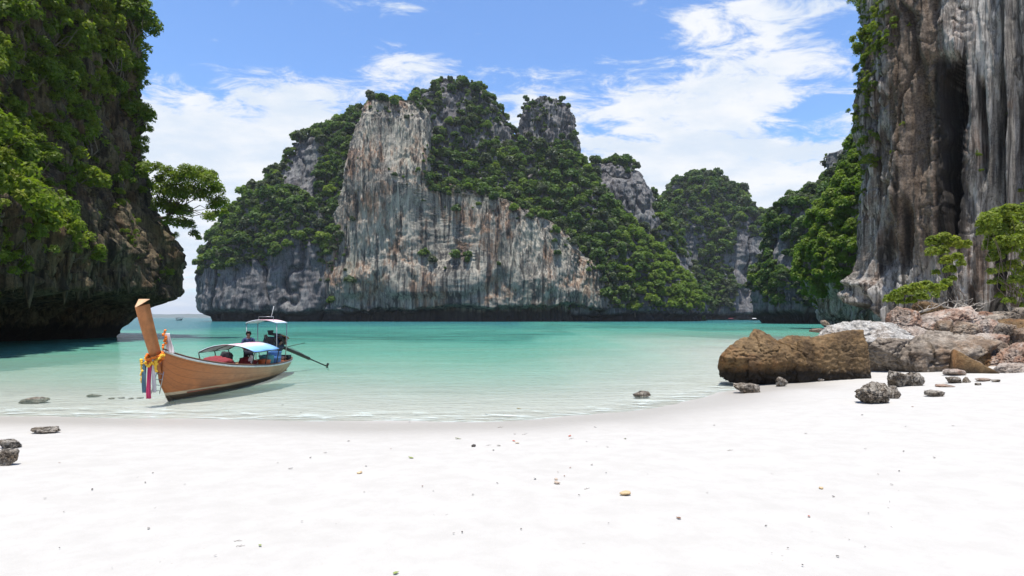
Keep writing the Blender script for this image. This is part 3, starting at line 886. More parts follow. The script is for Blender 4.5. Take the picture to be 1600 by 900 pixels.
for i, (c_, r, nr, px, py, words, pk) in enumerate(SITES[:TREE_N]):
    protos = (PROTO_FAR, PROTO_MID)[pk]
    k = random.randrange(len(protos))
    root = empty('jungle_tree', tuple(c_ + nr * 0.25 * r * np.array([1, 1, 0.3])), random.uniform(0, 6.28))
    root.scale = (r, r, r * random.uniform(0.85, 1.15))
    tag(root, f'{KIND[pk][k]} {where(words, px, py)}', 'tree', 'jungle trees clinging to the limestone hills')
    link('crown', protos[k][0], root)
    link('trunk', protos[k][1], root)


def instancer(name, sites, protos, label):
    """Countless trees of a wood as one object: points carrying one of a few tree meshes."""
    pc = bpy.data.collections.new(name + '_models')
    for k, (cm, tm) in enumerate(protos):
        bm = bmesh.new(); bm.from_mesh(cm)
        o = bpy.data.objects.new(f'{name}_model_{k}', cm)
        pc.objects.link(o); bm.free()
    me = bpy.data.meshes.new(name)
    pts = np.array([s[0] + s[2] * 0.25 * s[1] * np.array([1, 1, .3]) for s in sites], np.float32)
    me.vertices.add(len(pts)); me.vertices.foreach_set('co', pts.ravel())
    fattr(me, 'size', [s[1] for s in sites])
    fattr(me, 'turn', rng.random(len(sites)) * 6.28)
    a = me.attributes.new('pick', 'INT', 'POINT'); a.data.foreach_set('value', rng.integers(0, len(protos), len(sites)).astype(np.int32))
    o = link(name, me)
    ng_ = bpy.data.node_groups.new(name + '_nodes', 'GeometryNodeTree')
    ng_.interface.new_socket('Geometry', in_out='INPUT', socket_type='NodeSocketGeometry')
    ng_.interface.new_socket('Geometry', in_out='OUTPUT', socket_type='NodeSocketGeometry')
    g = NT(ng_)
    gi, go = g.n('NodeGroupInput'), g.n('NodeGroupOutput')
    ci = g.n('GeometryNodeCollectionInfo', {'Collection': pc, 'Separate Children': True, 'Reset Children': True})
    na = lambda nm, dt: next(s for s in g.n('GeometryNodeInputNamedAttribute', {'Name': nm}, data_type=dt).outputs if s.enabled)
    rot = g.n('ShaderNodeCombineXYZ', {2: na('turn', 'FLOAT')})
    sc_ = na('size', 'FLOAT')
    scv = g.n('ShaderNodeCombineXYZ', {0: sc_, 1: sc_, 2: sc_})
    ip = g.n('GeometryNodeInstanceOnPoints', {'Points': gi.outputs[0], 'Instance': ci.outputs[0], 'Pick Instance': True,
                                              'Instance Index': na('pick', 'INT'), 'Rotation': rot, 'Scale': scv})
    ng_.links.new(ip.outputs[0], go.inputs[0])
    o.modifiers.new('scatter', 'NODES').node_group = ng_
    tag(o, label, kind='stuff')
    return o


rest = SITES[TREE_N:]
instancer('island_forest', [s for s in rest if s[6] == 0 and s[5] not in ('far canyon hill', 'headland')], PROTO_FAR, 'dark green jungle covering the slopes and ledges of the middle island')
instancer('canyon_forest', [s for s in rest if s[5] == 'far canyon hill'], PROTO_FAR, 'dense jungle on the far hill of the canyon')
instancer('headland_forest', [s for s in rest if s[5] == 'headland'], PROTO_FAR, 'jungle on the green headland')
if any(s[6] == 1 for s in rest):
    instancer('shoulder_forest', [s for s in rest if s[6] == 1], PROTO_MID, 'bright green wood on the shoulder of the right cliff')


# ---- shrubs of the near cliffs
def shrub_proto(seed, n, L, shape, mat=None):
    rs = np.random.default_rng(seed); rnd = random.Random(seed)
    cs, rd = [], []
    if shape == 'bush':
        for i in range(24):
            th, q = rs.random() * 6.283, 0.85 * math.sqrt(rs.random())
            cs.append((q * math.cos(th), q * math.sin(th), 0.1 + 0.95 * rs.random() * (1.1 - q))); rd.append(0.13 + 0.16 * rs.random())
    elif shape == 'hang':
        for i in range(24):
            f = rs.random()
            cs.append((0.45 * rs.normal() * (1 - .4 * f), 0.3 * rs.normal() * (1 - .4 * f), 0.5 - 2.0 * f)); rd.append((0.26 - 0.12 * f) * (0.6 + .6 * rs.random()))
    elif shape == 'tree':
        for i in range(34):
            th, q = rs.random() * 6.283, 0.95 * math.sqrt(rs.random())
            cs.append((q * math.cos(th), q * math.sin(th), 0.75 + 0.55 * rs.random() * (1.15 - 0.7 * q) - 0.25 * q)); rd.append(0.11 + 0.15 * rs.random())
    V, Fq, tone = leaf_quads(cs, rd, n, L, L * 0.48, rs, flat=1.0, shell=0.1, up=0.3)
    cm = mesh_np('foliage', V, Fq, mat or M['leaf_near'], smooth=False); fattr(cm, 'tone', tone)
    limbs = []
    for k in range(0, len(cs), 3):
        c_ = cs[k]
        limbs.append(bend((0, 0.25, -0.35 if shape != 'hang' else 0.3), c_, 0.024, 0.006, 5, 0.10, rnd))
    V, Fq = tubes(limbs, 4)
    return cm, mesh_np('branches', V, Fq, M['bark'])


BUSH = [shrub_proto(300 + i, 2300, 0.062, 'bush') for i in range(4)]
HANG = [shrub_proto(320 + i, 2300, 0.06, 'hang') for i in range(3)]
TREE = [shrub_proto(340 + i, 4200, 0.055, 'tree') for i in range(4)]


def put_shrub(name, cat, proto, pos, r, label, group=None, rz=None, tilt=(0, 0), sz=1.0):
    root = empty(name, tuple(pos))
    root.rotation_euler = (tilt[0], tilt[1], random.uniform(0, 6.28) if rz is None else rz)
    root.scale = (r, r, r * sz)
    tag(root, label, cat, group)
    link('foliage', proto[0], root); link('branches', proto[1], root)
    return root


def zone_l(px, py):
    v = ('near the top' if py < 45 else 'level with the puffy clouds' if py < 105 else 'level with the island summit' if py < 170 else
         'level with the pinnacle' if py < 225 else 'above the overhanging tree' if py < 275 else 'level with the overhanging tree' if py < 340 else 'above the dark overhang')
    h = 'outer edge' if px > 190 else 'bare face' if px > 125 else 'thick greenery' if px > 55 else 'far left'
    return f'{v}, {h} of shaded cliff'


def left_mask(c_, n, px, py):
    d_ = 1.6 * sstep(165, 70, px - 0.1 * (200 - py)) * sstep(430, 300, py) + 0.9 * sstep(165, 30, py) * sstep(60, 120, px)
    d_ = d_ + 1.0 * sstep(190, 215, px) * sstep(330, 250, py) + 1.0 * sstep(190, 110, py) * sstep(90, 130, px) + 0.10 * sstep(440, 380, py) + 0.25 * sstep(60, 0, px) * sstep(470, 420, py)
    return d_ * sstep(-0.75, -0.15, patch(c_, .16, 4) + 0.3)


grp = 'shrubs rooted in the shaded cliff'
left_sites = sorted(scatter('left', left_mask, 850, 1.2, 3.0, 0.54, 31), key=lambda q: -q[1] / q[0][1])
for (c_, r, nr, px, py) in left_sites[:235]:
    hang = random.random() < 0.32
    out = nr * np.array([1, 1, 0.2])
    put_shrub('cliff_shrub', 'shrub', random.choice(HANG if hang else BUSH), c_ + out * 0.35 * r + np.array([0, 0, -0.1 * r]), r * (0.8 if hang else 1),
              ('trailing creeper ' if hang else 'big leafy shrub ' if r > 1.9 else 'leafy shrub ') + zone_l(px, py), grp, tilt=(random.uniform(-.3, .3), random.uniform(-.3, .3)))


under = instancer('cliff_undergrowth', [(q[0] + q[2] * np.array([1, 1, .2]) * .15 * q[1], q[1], q[2]) for q in left_sites[235:]], BUSH + HANG, 'smaller leafy growth filling the gaps between the shrubs of the shaded cliff')


def on_wall(key, px, py):
    V, f = HILLS[key]
    cen, nrm, ar = face_data(V, f)
    qx, qy = 800 + cen[:, 0] / cen[:, 1] * F, HY - (cen[:, 2] - CAMH) * F / cen[:, 1]
    d_ = (qx - px) ** 2 + (qy - py) ** 2 + 0.5 * cen[:, 1]
    i = int(np.argmin(d_))
    return cen[i], nrm[i]


for px, py, r, words in [(205, 35, 3.6, 'large light green tree crowning the brow of the shaded cliff against the sky'),
                         (170, 75, 3.0, 'pale leafed tree reaching out below the brow of the shaded cliff'),
                         (90, 20, 3.4, 'broad tree crown filling the top of the shaded cliff'),
                         (30, 90, 3.0, 'yellowish tree crown in the thick greenery of the shaded cliff'),
                         (225, 175, 2.4, 'dark leafed tree jutting from the outer edge of the shaded cliff'),
                         (60, 200, 2.6, 'sunlit spreading tree halfway up the shaded cliff'),
                         (130, 135, 2.3, 'small tree leaning from the brown face of the shaded cliff'),
                         (232, 225, 1.6, 'thin twiggy tree sticking out toward the sky from the shaded cliff'),
                         (25, 290, 2.2, 'lowest spreading tree in the greenery of the shaded cliff')]:
    c_, nr = on_wall('left', px, py)
    put_shrub('cliff_tree', 'tree', random.choice(TREE), c_ + nr * np.array([1, 1, 0]) * 0.5 * r - np.array([0, 0, 0.8 * r]), r, words, 'trees rooted in the shaded cliff')

# overhanging tree beside the sky gap
Y0 = 66.0
cl_px = [(262, 272, 13), (278, 283, 15), (292, 272, 15), (310, 276, 17), (326, 286, 16), (338, 298, 13), (346, 318, 12), (336, 322, 12), (318, 306, 15),
         (298, 300, 17), (276, 305, 17), (258, 300, 16), (252, 322, 15), (270, 328, 15), (288, 332, 13), (282, 350, 12), (296, 352, 10), (304, 366, 8),
         (326, 340, 10), (338, 336, 8), (264, 347, 10), (249, 283, 10), (310, 372, 5), (350, 332, 6), (246, 262, 9), (330, 275, 10)]
base = np.array(P(236, 352, Y0 + 1.0))
cs = [np.array(P(a, b_, Y0 + random.uniform(-2.4, 1.6))) - base for a, b_, _ in cl_px]
rd = [1.12 * q * Y0 / F for _, _, q in cl_px]
V, Fq, tone = leaf_quads(cs, rd, 17000, 0.13, 0.075, np.random.default_rng(77), flat=0.95, shell=0.05, up=0.35)
cm = mesh_np('crown', V, Fq, M['leaf_near'], smooth=False); fattr(cm, 'tone', tone)
ot = empty('overhanging_tree', tuple(base))
tag(ot, 'airy light green tree leaning out over the water from the edge of the shaded cliff', 'tree')
link('crown', cm, ot)
fork = np.array(P(282, 322, Y0 - .2)) - base
rnd = random.Random(5)
limbs = [bend((-2.5, 1.5, -0.3), (0, 0, 0), 0.30, 0.25, 4, .03, rnd), bend((0, 0, 0), fork, 0.25, 0.15, 5, .05, rnd)]
for q in cs:
    limbs.append(bend(fork * rnd.uniform(0.55, 1.0), q, 0.07, 0.015, 5, 0.08, rnd))
V, Fq = tubes(limbs, 6)
link('trunk', mesh_np('trunk', V, Fq, M['bark']), ot)

# ---- plants of the right cliff
grp = 'shrubs along the edge of the streaked cliff'
right_sites = scatter('right', lambda c_, n, px, py: sstep(1392, 1372, px + 0.10 * py) * sstep(370, 320, py) * sstep(-.4, .0, patch(c_, .2, 2) + .2) + 0.5 * gbump(px, 1362, 14) * gbump(py, 20, 60),
                                   320, 0.5, 1.3, 0.66, 41)
right_sites.sort(key=lambda q: -q[1] / q[0][1])
for (c_, r, nr, px, py) in right_sites[:58]:
    put_shrub('cliff_shrub', 'shrub', random.choice(BUSH + HANG), c_ + nr * np.array([1, 1, .2]) * .3 * r, r,
              f"bright green shrub {'near the top' if py < 120 else 'halfway up' if py < 240 else 'low down'} on the sky edge of the streaked cliff", grp)
if right_sites[58:]:
    instancer('edge_undergrowth', [(q[0], q[1], q[2]) for q in right_sites[58:]], BUSH + HANG, 'smaller green growth along the sky edge of the streaked cliff')
for px, py, r, words in [(1359, 102, .8, 'yellow green fern clump high on the corner of the streaked cliff'), (1352, 350, .75, 'moss coloured plant clump low on the corner of the streaked cliff'),
                         (1420, 42, .45, 'small fern tuft beside the hanging stone curtain'), (1400, 58, .3, 'tiny green tuft below the brow of the streaked cliff'),
                         (1528, 245, .55, 'yellow green tuft on the smooth grey pillar'), (1532, 268, .4, 'lower small tuft on the smooth grey pillar'),
                         (1572, 182, .4, 'small plant sprouting from the pale crack of the grey pillar'), (1412, 195, .4, 'thin plant on the brown face beside the black cleft'),
                         (1394, 240, .45, 'dry tuft on the brown face of the streaked cliff'), (1366, 262, .7, 'pale shrub clump on the corner of the streaked cliff'),
                         (1598, 300, .5, 'yellowish tuft at the edge of the streaked cliff')]:
    c_, nr = on_wall('right', px, py)
    put_shrub('cliff_plant', 'plant', random.choice(BUSH), c_ + nr * np.array([1, 1, 0]) * 0.1, r, words)


def px_plant(name, cat, blobs, Y, n, L, label, stems, seed, dy=1.2, mat='leaf_near'):
    rs = np.random.default_rng(seed); rnd = random.Random(seed)
    base = np.array(P(stems[0], stems[1], Y))
    cs = [np.array(P(a, b_, Y + rs.uniform(-dy, dy))) - base for a, b_, _ in blobs]
    rd = [q * Y / F for *_, q in blobs]
    V, Fq, tone = leaf_quads(cs, rd, n, L, L * .5, rs, flat=0.95, shell=0.05, up=0.4)
    o = empty(name, tuple(base)); tag(o, label, cat)
    cm = mesh_np('foliage', V, Fq, M[mat], smooth=False); fattr(cm, 'tone', tone)
    link('foliage', cm, o)
    V, Fq = tubes([bend((rs.uniform(-.2, .2), rs.uniform(-.2, .2), 0), q, 0.03, 0.008, 6, 0.07, rnd) for q in cs[::2]], 5)
    link('branches', mesh_np('branches', V, Fq, M['bark']), o)


px_plant('bush', 'bush', [(1388, 468, 8), (1400, 462, 10), (1415, 456, 11), (1430, 452, 11), (1446, 447, 10), (1458, 452, 10), (1470, 450, 8), (1440, 464, 10),
                          (1424, 470, 8), (1406, 472, 6), (1478, 443, 8), (1462, 462, 6)], 41, 3600, 0.13, 'low yellow green bush spreading above the boulders at the cliff foot', (1440, 486), 51)
px_plant('bush', 'bush', [(1458, 378, 11), (1474, 374, 12), (1490, 380, 12), (1456, 394, 9), (1470, 392, 11), (1504, 384, 9), (1478, 408, 10), (1496, 402, 8), (1484, 422, 9),
                          (1502, 412, 7), (1462, 426, 6), (1512, 380, 6), (1488, 436, 6)], 43, 4200, 0.13, 'dark green bush with arching branches in front of the black cleft', (1500, 484), 52)
px_plant('hanging_bush', 'bush', [(1545, 345, 16), (1560, 338, 16), (1578, 332, 15), (1594, 340, 14), (1540, 362, 12), (1556, 362, 16), (1574, 358, 17), (1592, 362, 15), (1548, 385, 12),
                                  (1550, 405, 8), (1549, 425, 7), (1548, 442, 5), (1580, 390, 13), (1584, 415, 11), (1586, 438, 10), (1590, 458, 9), (1594, 478, 7), (1606, 400, 12),
                                  (1608, 440, 12), (1570, 345, 14), (1534, 350, 9), (1604, 325, 10), (1570, 470, 5), (1556, 400, 12), (1568, 420, 12), (1575, 450, 10), (1560, 440, 8), (1596, 425, 12), (1552, 375, 13), (1566, 380, 14), (1588, 378, 14), (1600, 385, 12), (1578, 470, 8), (1562, 462, 6), (1600, 460, 10)],
         40, 11000, 0.12, 'big pale green creeper bush trailing down the right end of the streaked cliff', (1585, 480), 53)
px_plant('root_curtain', 'plant', [(1578, 500, 4)], 36, 40, 0.08, 'thin leaning stems at the foot of the streaked cliff', (1572, 508), 54)

# stalactites along the lip of the shaded cliff's overhang
rs = np.random.default_rng(63)
stal = []
for k in range(6):
    n, m = 14, 9
    V = []
    for i in range(n):
        f_ = i / (n - 1)
        for j in range(m):
            a_ = 2 * math.pi * j / m
            r_ = (0.30 * (1 - f_) ** 0.75 + 0.015) * (1 + 0.35 * float(perlin(math.cos(a_) * 1.3 + k, math.sin(a_) * 1.3, f_ * 3 + k)))
            V.append((r_ * math.cos(a_) + .08 * float(perlin(f_ * 3, k * 3.3, .5)), r_ * math.sin(a_), 0.25 - 1.25 * f_))
    V = np.vstack([np.array(V), [0, 0, -1.02]])
    j = np.arange(m)
    tip = np.stack([(n - 1) * m + (j + 1) % m, (n - 1) * m + j, np.full(m, n * m)], -1)
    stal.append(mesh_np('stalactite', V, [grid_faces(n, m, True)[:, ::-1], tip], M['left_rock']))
Vl, fl_ = HILLS['left']
cen, nrm, ar = face_data(Vl, fl_)
qx = 800 + cen[:, 0] / cen[:, 1] * F
ok = np.where((qx > -20) & (qx < 215) & (cen[:, 1] < 72) & (nrm[:, 2] < -0.15) & (cen[:, 2] > 3.0) & (cen[:, 2] < 8))[0]
for i in rs.choice(ok, min(90, len(ok)), replace=False):
    o = link('stalactite', stal[rs.integers(6)], lc)
    o.location = Vector(cen[i] - nrm[i] * 0.1) - lc.location
    k = rs.uniform(.5, 1.2)
    o.scale = (k * rs.uniform(.7, 1.2), k * rs.uniform(.7, 1.2), k * rs.uniform(.8, 1.9)); o.rotation_euler = (rs.uniform(-.12, .12), rs.uniform(-.12, .12), rs.uniform(0, 6.28))


# ------------------------------------------------------------------ boulders
def ground_at(px, py):
    h = 0.0
    for _ in range(30):
        Y = (CAMH - h) * F / (py - HY)
        X = (px - 800) / F * Y
        h = float(ground_h(np.array([X]), np.array([Y]))[0])
    return np.array([X, Y, h])


def ico(sub):
    bm = bmesh.new()
    bmesh.ops.create_icosphere(bm, subdivisions=sub, radius=1.0)
    V = np.array([v.co[:] for v in bm.verts]); f = np.array([[v.index for v in q.verts] for q in bm.faces])
    bm.free()
    return V, f


ICO = {k: ico(k) for k in (2, 3, 4, 5, 6)}


def facets(x, y, z, n, size, seed, tilt):
    """Broken planes: every point takes the offset and slope of the nearest of n random chips."""
    rs = np.random.default_rng(seed)
    S = rs.uniform(-1, 1, (n, 3)) * np.array(size)
    Q = np.stack([x, y, z], -1) + 0.10 * np.max(size) * np.stack([fbm(x / np.max(size) * 2, y / np.max(size) * 2, z / np.max(size) * 2 + k, 3) for k in (0, 7, 19)], -1)
    i = np.argmin(((Q[:, None] - S[None]) ** 2).sum(-1), 1)
    g = rs.normal(size=(n, 3)) * tilt
    return rs.uniform(-1, 1, n)[i] * tilt * np.mean(size) * 0.5 + ((np.stack([x, y, z], -1) - S[i]) * g[i]).sum(-1)


def hull_planes(pts):
    bm = bmesh.new()
    for p in pts: bm.verts.new(p)
    r_ = bmesh.ops.convex_hull(bm, input=bm.verts)
    bm.normal_update()
    N = np.array([f.normal[:] for f in bm.faces]); D = np.array([f.normal.dot(f.verts[0].co) for f in bm.faces])
    bm.free()
    flip = D < 0
    N[flip] *= -1; D[flip] *= -1
    return N, D


def poly_rock(pts, sub=6, soft=0.0):
    """A dense skin over the convex solid spanned by a few corner points."""
    pts = np.asarray(pts, float)
    c_ = pts.mean(0)
    sc = pts.max(0) - pts.min(0)
    q = (pts - c_) / sc
    N, D = hull_planes(q)
    V, f = ICO[sub]
    V = V / np.linalg.norm(V, axis=1, keepdims=True)
    dn = np.maximum(V @ N.T, 1e-4)
    r = (D[None] / dn).min(1)
    return V * r[:, None] * sc + c_, f, V


def rock_np(dims, seed, sub=5, cuts=9, rough=0.15, strata=0.0, freq=1.0):
    """A broken stone: a random angular solid, then cracked, bedded and weathered."""
    rs = np.random.default_rng(seed)
    pt = rs.normal(size=(cuts + 7, 3)); pt /= np.linalg.norm(pt, axis=1, keepdims=True)
    pt = pt * 0.55 + 0.45 * pt / np.abs(pt).max(1, keepdims=True)
    q, f, V = poly_rock(np.vstack([pt, -pt[:4] * .9]), sub)
    lo, hi = q.min(0), q.max(0)
    q = (q - (lo + hi) / 2) * np.array(dims) / (hi - lo)
    s = seed * 3.7
    k = freq / (max(dims) * 0.5)
    x, y, z = q.T
    d = rough * np.mean(dims) * (0.22 * fbm(x * 1.1 * k + s, y * 1.1 * k, z * 1.1 * k, 4, .55)
                                 - 0.50 * sstep(0.06, 0, np.abs(fbm(x * 0.8 * k + s + 9, y * 0.8 * k, z * 1.2 * k, 3)))
                                 - 0.22 * sstep(0.07, 0, np.abs(fbm(x * 2.0 * k + s + 4, y * 2.0 * k, z * 2.0 * k, 3)))
                                 + 0.14 * ridged(x * 4 * k + s, y * 4 * k, z * 4 * k, 4, .65) + 0.12 * fbm(x * 12 * k, y * 12 * k + s, z * 12 * k, 3, .6))
    if strata:
        d = d + strata * np.mean(dims) * np.abs(fbm(x * 0.6 * k + s, y * 0.6 * k, z * 3.5 * k, 3))
    q = q + V * d[:, None]
    lo, hi = q.min(0), q.max(0)
    return (q - (lo + hi) / 2) * np.array(dims) / (hi - lo), f


def place_rock(px, top, bot, wpx, Y, mat, label, seed, name='boulder', cat='boulder', dy=0.9, tilt=(0, 0, 0), sub=6, group=None, **kw):
    """A rock spanning rows top..bot and wpx columns about px at distance Y."""
    h = (bot - top) / F * Y
    wd = wpx / F * Y
    V, f = rock_np((wd, max(wd, h) * dy, h), seed, sub, **kw)
    V = V @ np.array(Euler([R(a) for a in tilt]).to_matrix()).T
    lo, hi = V.min(0), V.max(0)
    V = (V - (lo + hi) / 2) * np.array([wd, (hi - lo)[1], h]) / np.array([(hi - lo)[0], (hi - lo)[1], (hi - lo)[2]])
    c_ = np.array(P(px, (top + bot) / 2, Y))
    o = link(name, mesh_np(name, V, f, mat, smooth=True), None, tuple(c_))
    tag(o, label, cat, group)
    return o


# the big brown block at the water's edge: four angular masses grown together into one stone
def big_block():
    Y = 21.0

    def corner(px, py, dy):
        return P(px, py, Y + dy)

    chunks = [
        [(1122, 574, -.3), (1127, 556, -.5), (1142, 541, -.5), (1162, 530, -.2), (1178, 531, -.5), (1190, 560, -1.0), (1150, 560, -.95), (1180, 600, -.6), (1142, 594, -.45), (1127, 586, -.2),
         (1130, 552, .7), (1160, 530, .8), (1190, 535, .9), (1190, 595, .9), (1130, 585, .6)],
        [(1164, 541, -.7), (1178, 516, -.35), (1188, 517, -.2), (1199, 524, -.4), (1224, 546, -1.0), (1230, 566, -1.12), (1172, 572, -1.05), (1222, 602, -.65), (1172, 600, -.6), (1182, 520, .5), (1220, 535, .8), (1225, 590, .8), (1165, 590, .8)],
        [(1212, 536, -.6), (1233, 526, -.3), (1263, 528, -.35), (1276, 545, -.9), (1222, 556, -.98), (1272, 575, -1.02), (1268, 604, -.75), (1210, 604, -.6), (1230, 527, .8), (1268, 530, .9), (1270, 600, .9), (1205, 600, .8)],
        [(1246, 534, -.8), (1282, 528, -.75), (1302, 524, -.7), (1324, 518, -.7), (1347, 517, -.8), (1353, 540, -.95), (1360, 592, -1.0), (1359, 600, -.9), (1250, 606, -.85), (1245, 570, -1.0), (1300, 540, -.98),
         (1256, 532, .9), (1340, 519, .9), (1356, 590, .9), (1250, 600, .9)]]
    Vs, Fs, off = [], [], 0
    for k, ch in enumerate(chunks):
        q, f, N = poly_rock([corner(*c_) for c_ in ch], 6)
        x, y, z = q.T
        flat = 0.45 if k == 3 else 1.0
        d = flat * (0.05 * fbm(x * 1.1, y * 1.1, z * 1.1, 4, .55) - 0.10 * sstep(.05, 0, np.abs(fbm(x * .7 + 4 + k, y * .7, z * .7, 3))))
        d = d - 0.05 * sstep(.06, 0, np.abs(fbm(x * 1.7 + 1, y * 1.7, z * 1.7 + k, 3))) + 0.035 * ridged(x * 3.2, y * 3.2, z * 3.6, 4, .62) + 0.022 * fbm(x * 11, y * 11, z * 11, 3, .6)
        d = d + 0.12 * fbm(x * 6, y * 6, z * 6, 3, .65) * sstep(0.75, 0.45, z + 0.15 * fbm(x, y, 0.3, 3))
        Vs.append(q + N * d[:, None]); Fs.append(f + off); off += len(q)
    V = np.vstack(Vs)
    c_ = V.mean(0)
    o = link('boulder', mesh_np('boulder', V - c_, np.concatenate(Fs), M['boulder_brown']), None, tuple(c_))
    tag(o, 'huge flat faced brown block lying half in the water at the edge of the sand', 'boulder')


big_block()
B = place_rock
B(1352, 500, 562, 140, 25.0, M['boulder_pale'], 'broad white speckled boulder behind the huge brown block', 3, dy=0.8, cuts=9, rough=0.12, sub=6)
B(1305, 507, 540, 48, 24.2, M['boulder_pale'], 'small whitish boulder at the left end of the white speckled boulder', 4, cuts=10)
B(1290, 500, 509, 15, 60, M['boulder_grey'], 'round lone rock standing in the water below the green headland', 5, sub=4)
B(1277, 513, 520, 24, 40, M['boulder_grey'], 'low dark rock awash beside the whitish boulder', 6, sub=4)
B(1414, 478, 536, 50, 26.8, M['boulder_pink'], 'pointed red and white boulder standing up behind the white speckled one', 7, cuts=12, tilt=(0, 12, 0))
B(1480, 478, 534, 92, 27.5, M['boulder_pink'], 'large tilted reddish slab under the low bush', 8, cuts=11, tilt=(0, -22, 0), sub=6, rough=.16)
B(1392, 527, 592, 92, 22.6, M['boulder_grey'], 'mottled grey brown flank boulder against the right end of the brown block', 9, cuts=7, sub=6)
B(1470, 516, 592, 148, 22.2, M['boulder_grey'], 'long low grey slab boulder sloping down to the sand', 10, cuts=10, sub=6, strata=.08, tilt=(0, -6, 0))
B(1516, 537, 594, 54, 21.4, M['boulder_brown'], 'dark brown boulder end behind the thin leaning fin', 11, cuts=9)
B(1507, 501, 537, 40, 25.5, M['boulder_grey'], 'dark grey boulder below the tilted reddish slab', 12, cuts=10)
B(1545, 497, 548, 36, 25.6, M['boulder_pink'], 'pinkish angular boulder right of the dark grey one', 13, cuts=12, tilt=(0, 20, 0))
B(1567, 504, 552, 27, 23.8, M['boulder_grey'], 'upright tongue shaped boulder with a rusty foot', 14, cuts=9, tilt=(0, 8, 0))
B(1592, 497, 545, 56, 27.5, M['boulder_brown'], 'big dark brown boulder at the right edge behind the upright tongue', 15, cuts=8)
B(1532, 486, 512, 46, 29.5, M['boulder_pink'], 'flat stacked slab boulder at the top of the rock pile', 16, cuts=12, strata=.08)
B(1597, 480, 500, 24, 30, M['boulder_grey'], 'small rounded boulder high at the right edge of the rock pile', 17, cuts=7)
B(1542, 520, 556, 52, 23.6, M['boulder_pink'], 'reddish grey boulder wedged beneath the pinkish angular one', 18, cuts=10)
B(1586, 534, 600, 92, 20.8, M['boulder_pink'], 'big cracked pale pink boulder at the right end of the sand', 19, cuts=10, sub=6, rough=.18)
B(1592, 566, 606, 60, 19.3, M['boulder_pink'], 'low reddish stone in front of the cracked pale pink boulder', 20, cuts=10)
B(1452, 470, 500, 44, 31, M['boulder_brown'], 'dark boulder in the hollow below the arching bush', 21, cuts=9)
B(1570, 486, 512, 40, 30, M['boulder_grey'], 'grey boulder at the foot of the trailing creeper bush', 22, cuts=9)
B(1430, 508, 545, 46, 25.2, M['boulder_pink'], 'rusty wedge boulder under the pointed red and white one', 23, cuts=10)


for q, (px, top, bot, w_, Y_, mt, lab) in enumerate([
        (1426, 540, 590, 40, 21.6, 'boulder_grey', 'dark wedge stone filling the notch between the flank boulder and the long grey slab'),
        (1502, 524, 556, 44, 23.4, 'boulder_pink', 'rust stained slab end above the dark brown boulder'),
        (1556, 530, 572, 40, 22.0, 'boulder_grey', 'squarish dark stone left of the cracked pale pink boulder'),
        (1580, 518, 550, 34, 24.6, 'boulder_pink', 'small rusty stone behind the upright tongue shaped boulder'),
        (1478, 500, 528, 30, 26.2, 'boulder_grey', 'dark angular stone below the middle of the tilted reddish slab'),
        (1556, 490, 516, 30, 28.5, 'boulder_grey', 'grey brown stone left of the foot of the creeper bush'),
        (1518, 562, 600, 40, 20.6, 'boulder_grey', 'dark low stone under the rock fin'),
        (1402, 512, 540, 34, 25.6, 'boulder_brown', 'brown stone at the right end of the white speckled boulder'),
        (1604, 512, 548, 30, 23.0, 'boulder_grey', 'dark upright stone at the right edge above the cracked boulder')]):
    B(px, top, bot, w_, Y_, M[mt], lab, 200 + q, cuts=8 + q % 4, tilt=(0, (-18, 14, 6)[q % 3], 0), sub=5)


def fin():
    Y = 20.0
    a = np.array(P(1487, 545, Y + 0.4)); b_ = np.array(P(1573, 592, Y - 1.0))
    c_ = np.array(P(1492, 600, Y)); base = (a + b_ + c_) / 3
    n1, n2 = 70, 30
    V = []
    for i in range(n1):
        t_ = i / (n1 - 1)
        topp = a + (b_ - a) * t_
        low = c_ + (b_ - c_) * t_
        low = low + np.array([0, 0, -0.15])
        th = 0.17 * (1 - t_) + 0.04
        for j in range(n2):
            an_ = 2 * math.pi * j / n2
            s_, k_ = math.sin(an_), math.cos(an_)
            s_ = math.copysign(abs(s_) ** .6, s_)
            p = low + (topp - low) * (0.5 + 0.5 * s_)
            V.append(p + np.array([0, k_ * th - 0.1 * s_, 0]))
    V = np.array(V)
    V[:, 1] += 0.08 * fbm(V[:, 0] * 1.5, V[:, 2] * 1.5, 0.4, 4); V[:, 2] += 0.05 * fbm(V[:, 0] * 2.5, V[:, 1], V[:, 2], 3)
    V = np.vstack([V, V[:n2].mean(0), V[-n2:].mean(0)])
    j = np.arange(n2)
    caps = np.concatenate([np.stack([(j + 1) % n2, j, np.full(n2, n1 * n2)], -1), np.stack([(n1 - 1) * n2 + j, (n1 - 1) * n2 + (j + 1) % n2, np.full(n2, n1 * n2 + 1)], -1)])
    tag(link('boulder', mesh_np('boulder', V - base, [grid_faces(n1, n2, True), caps], M['boulder_brown']), None, tuple(base)),
        'thin brown rock fin leaning on the grey slab and tapering down to the sand', 'boulder')


fin()


def stone(px, bot, wpx, hpx, mat, label, seed, sub=4, group=None, sink=0.18, **kw):
    g = ground_at(px, bot - 1)
    wd, h = wpx / F * g[1], hpx / F * g[1]
    V, f = rock_np((wd, wd * 0.8, h * (1 + sink)), seed, sub, **kw)
    o = link('rock', mesh_np('rock', V, f, mat), None, (g[0], g[1] + wd * 0.3, g[2] + h * (1 + sink) / 2 - h * sink))
    tag(o, label, 'rock', group)
    return o


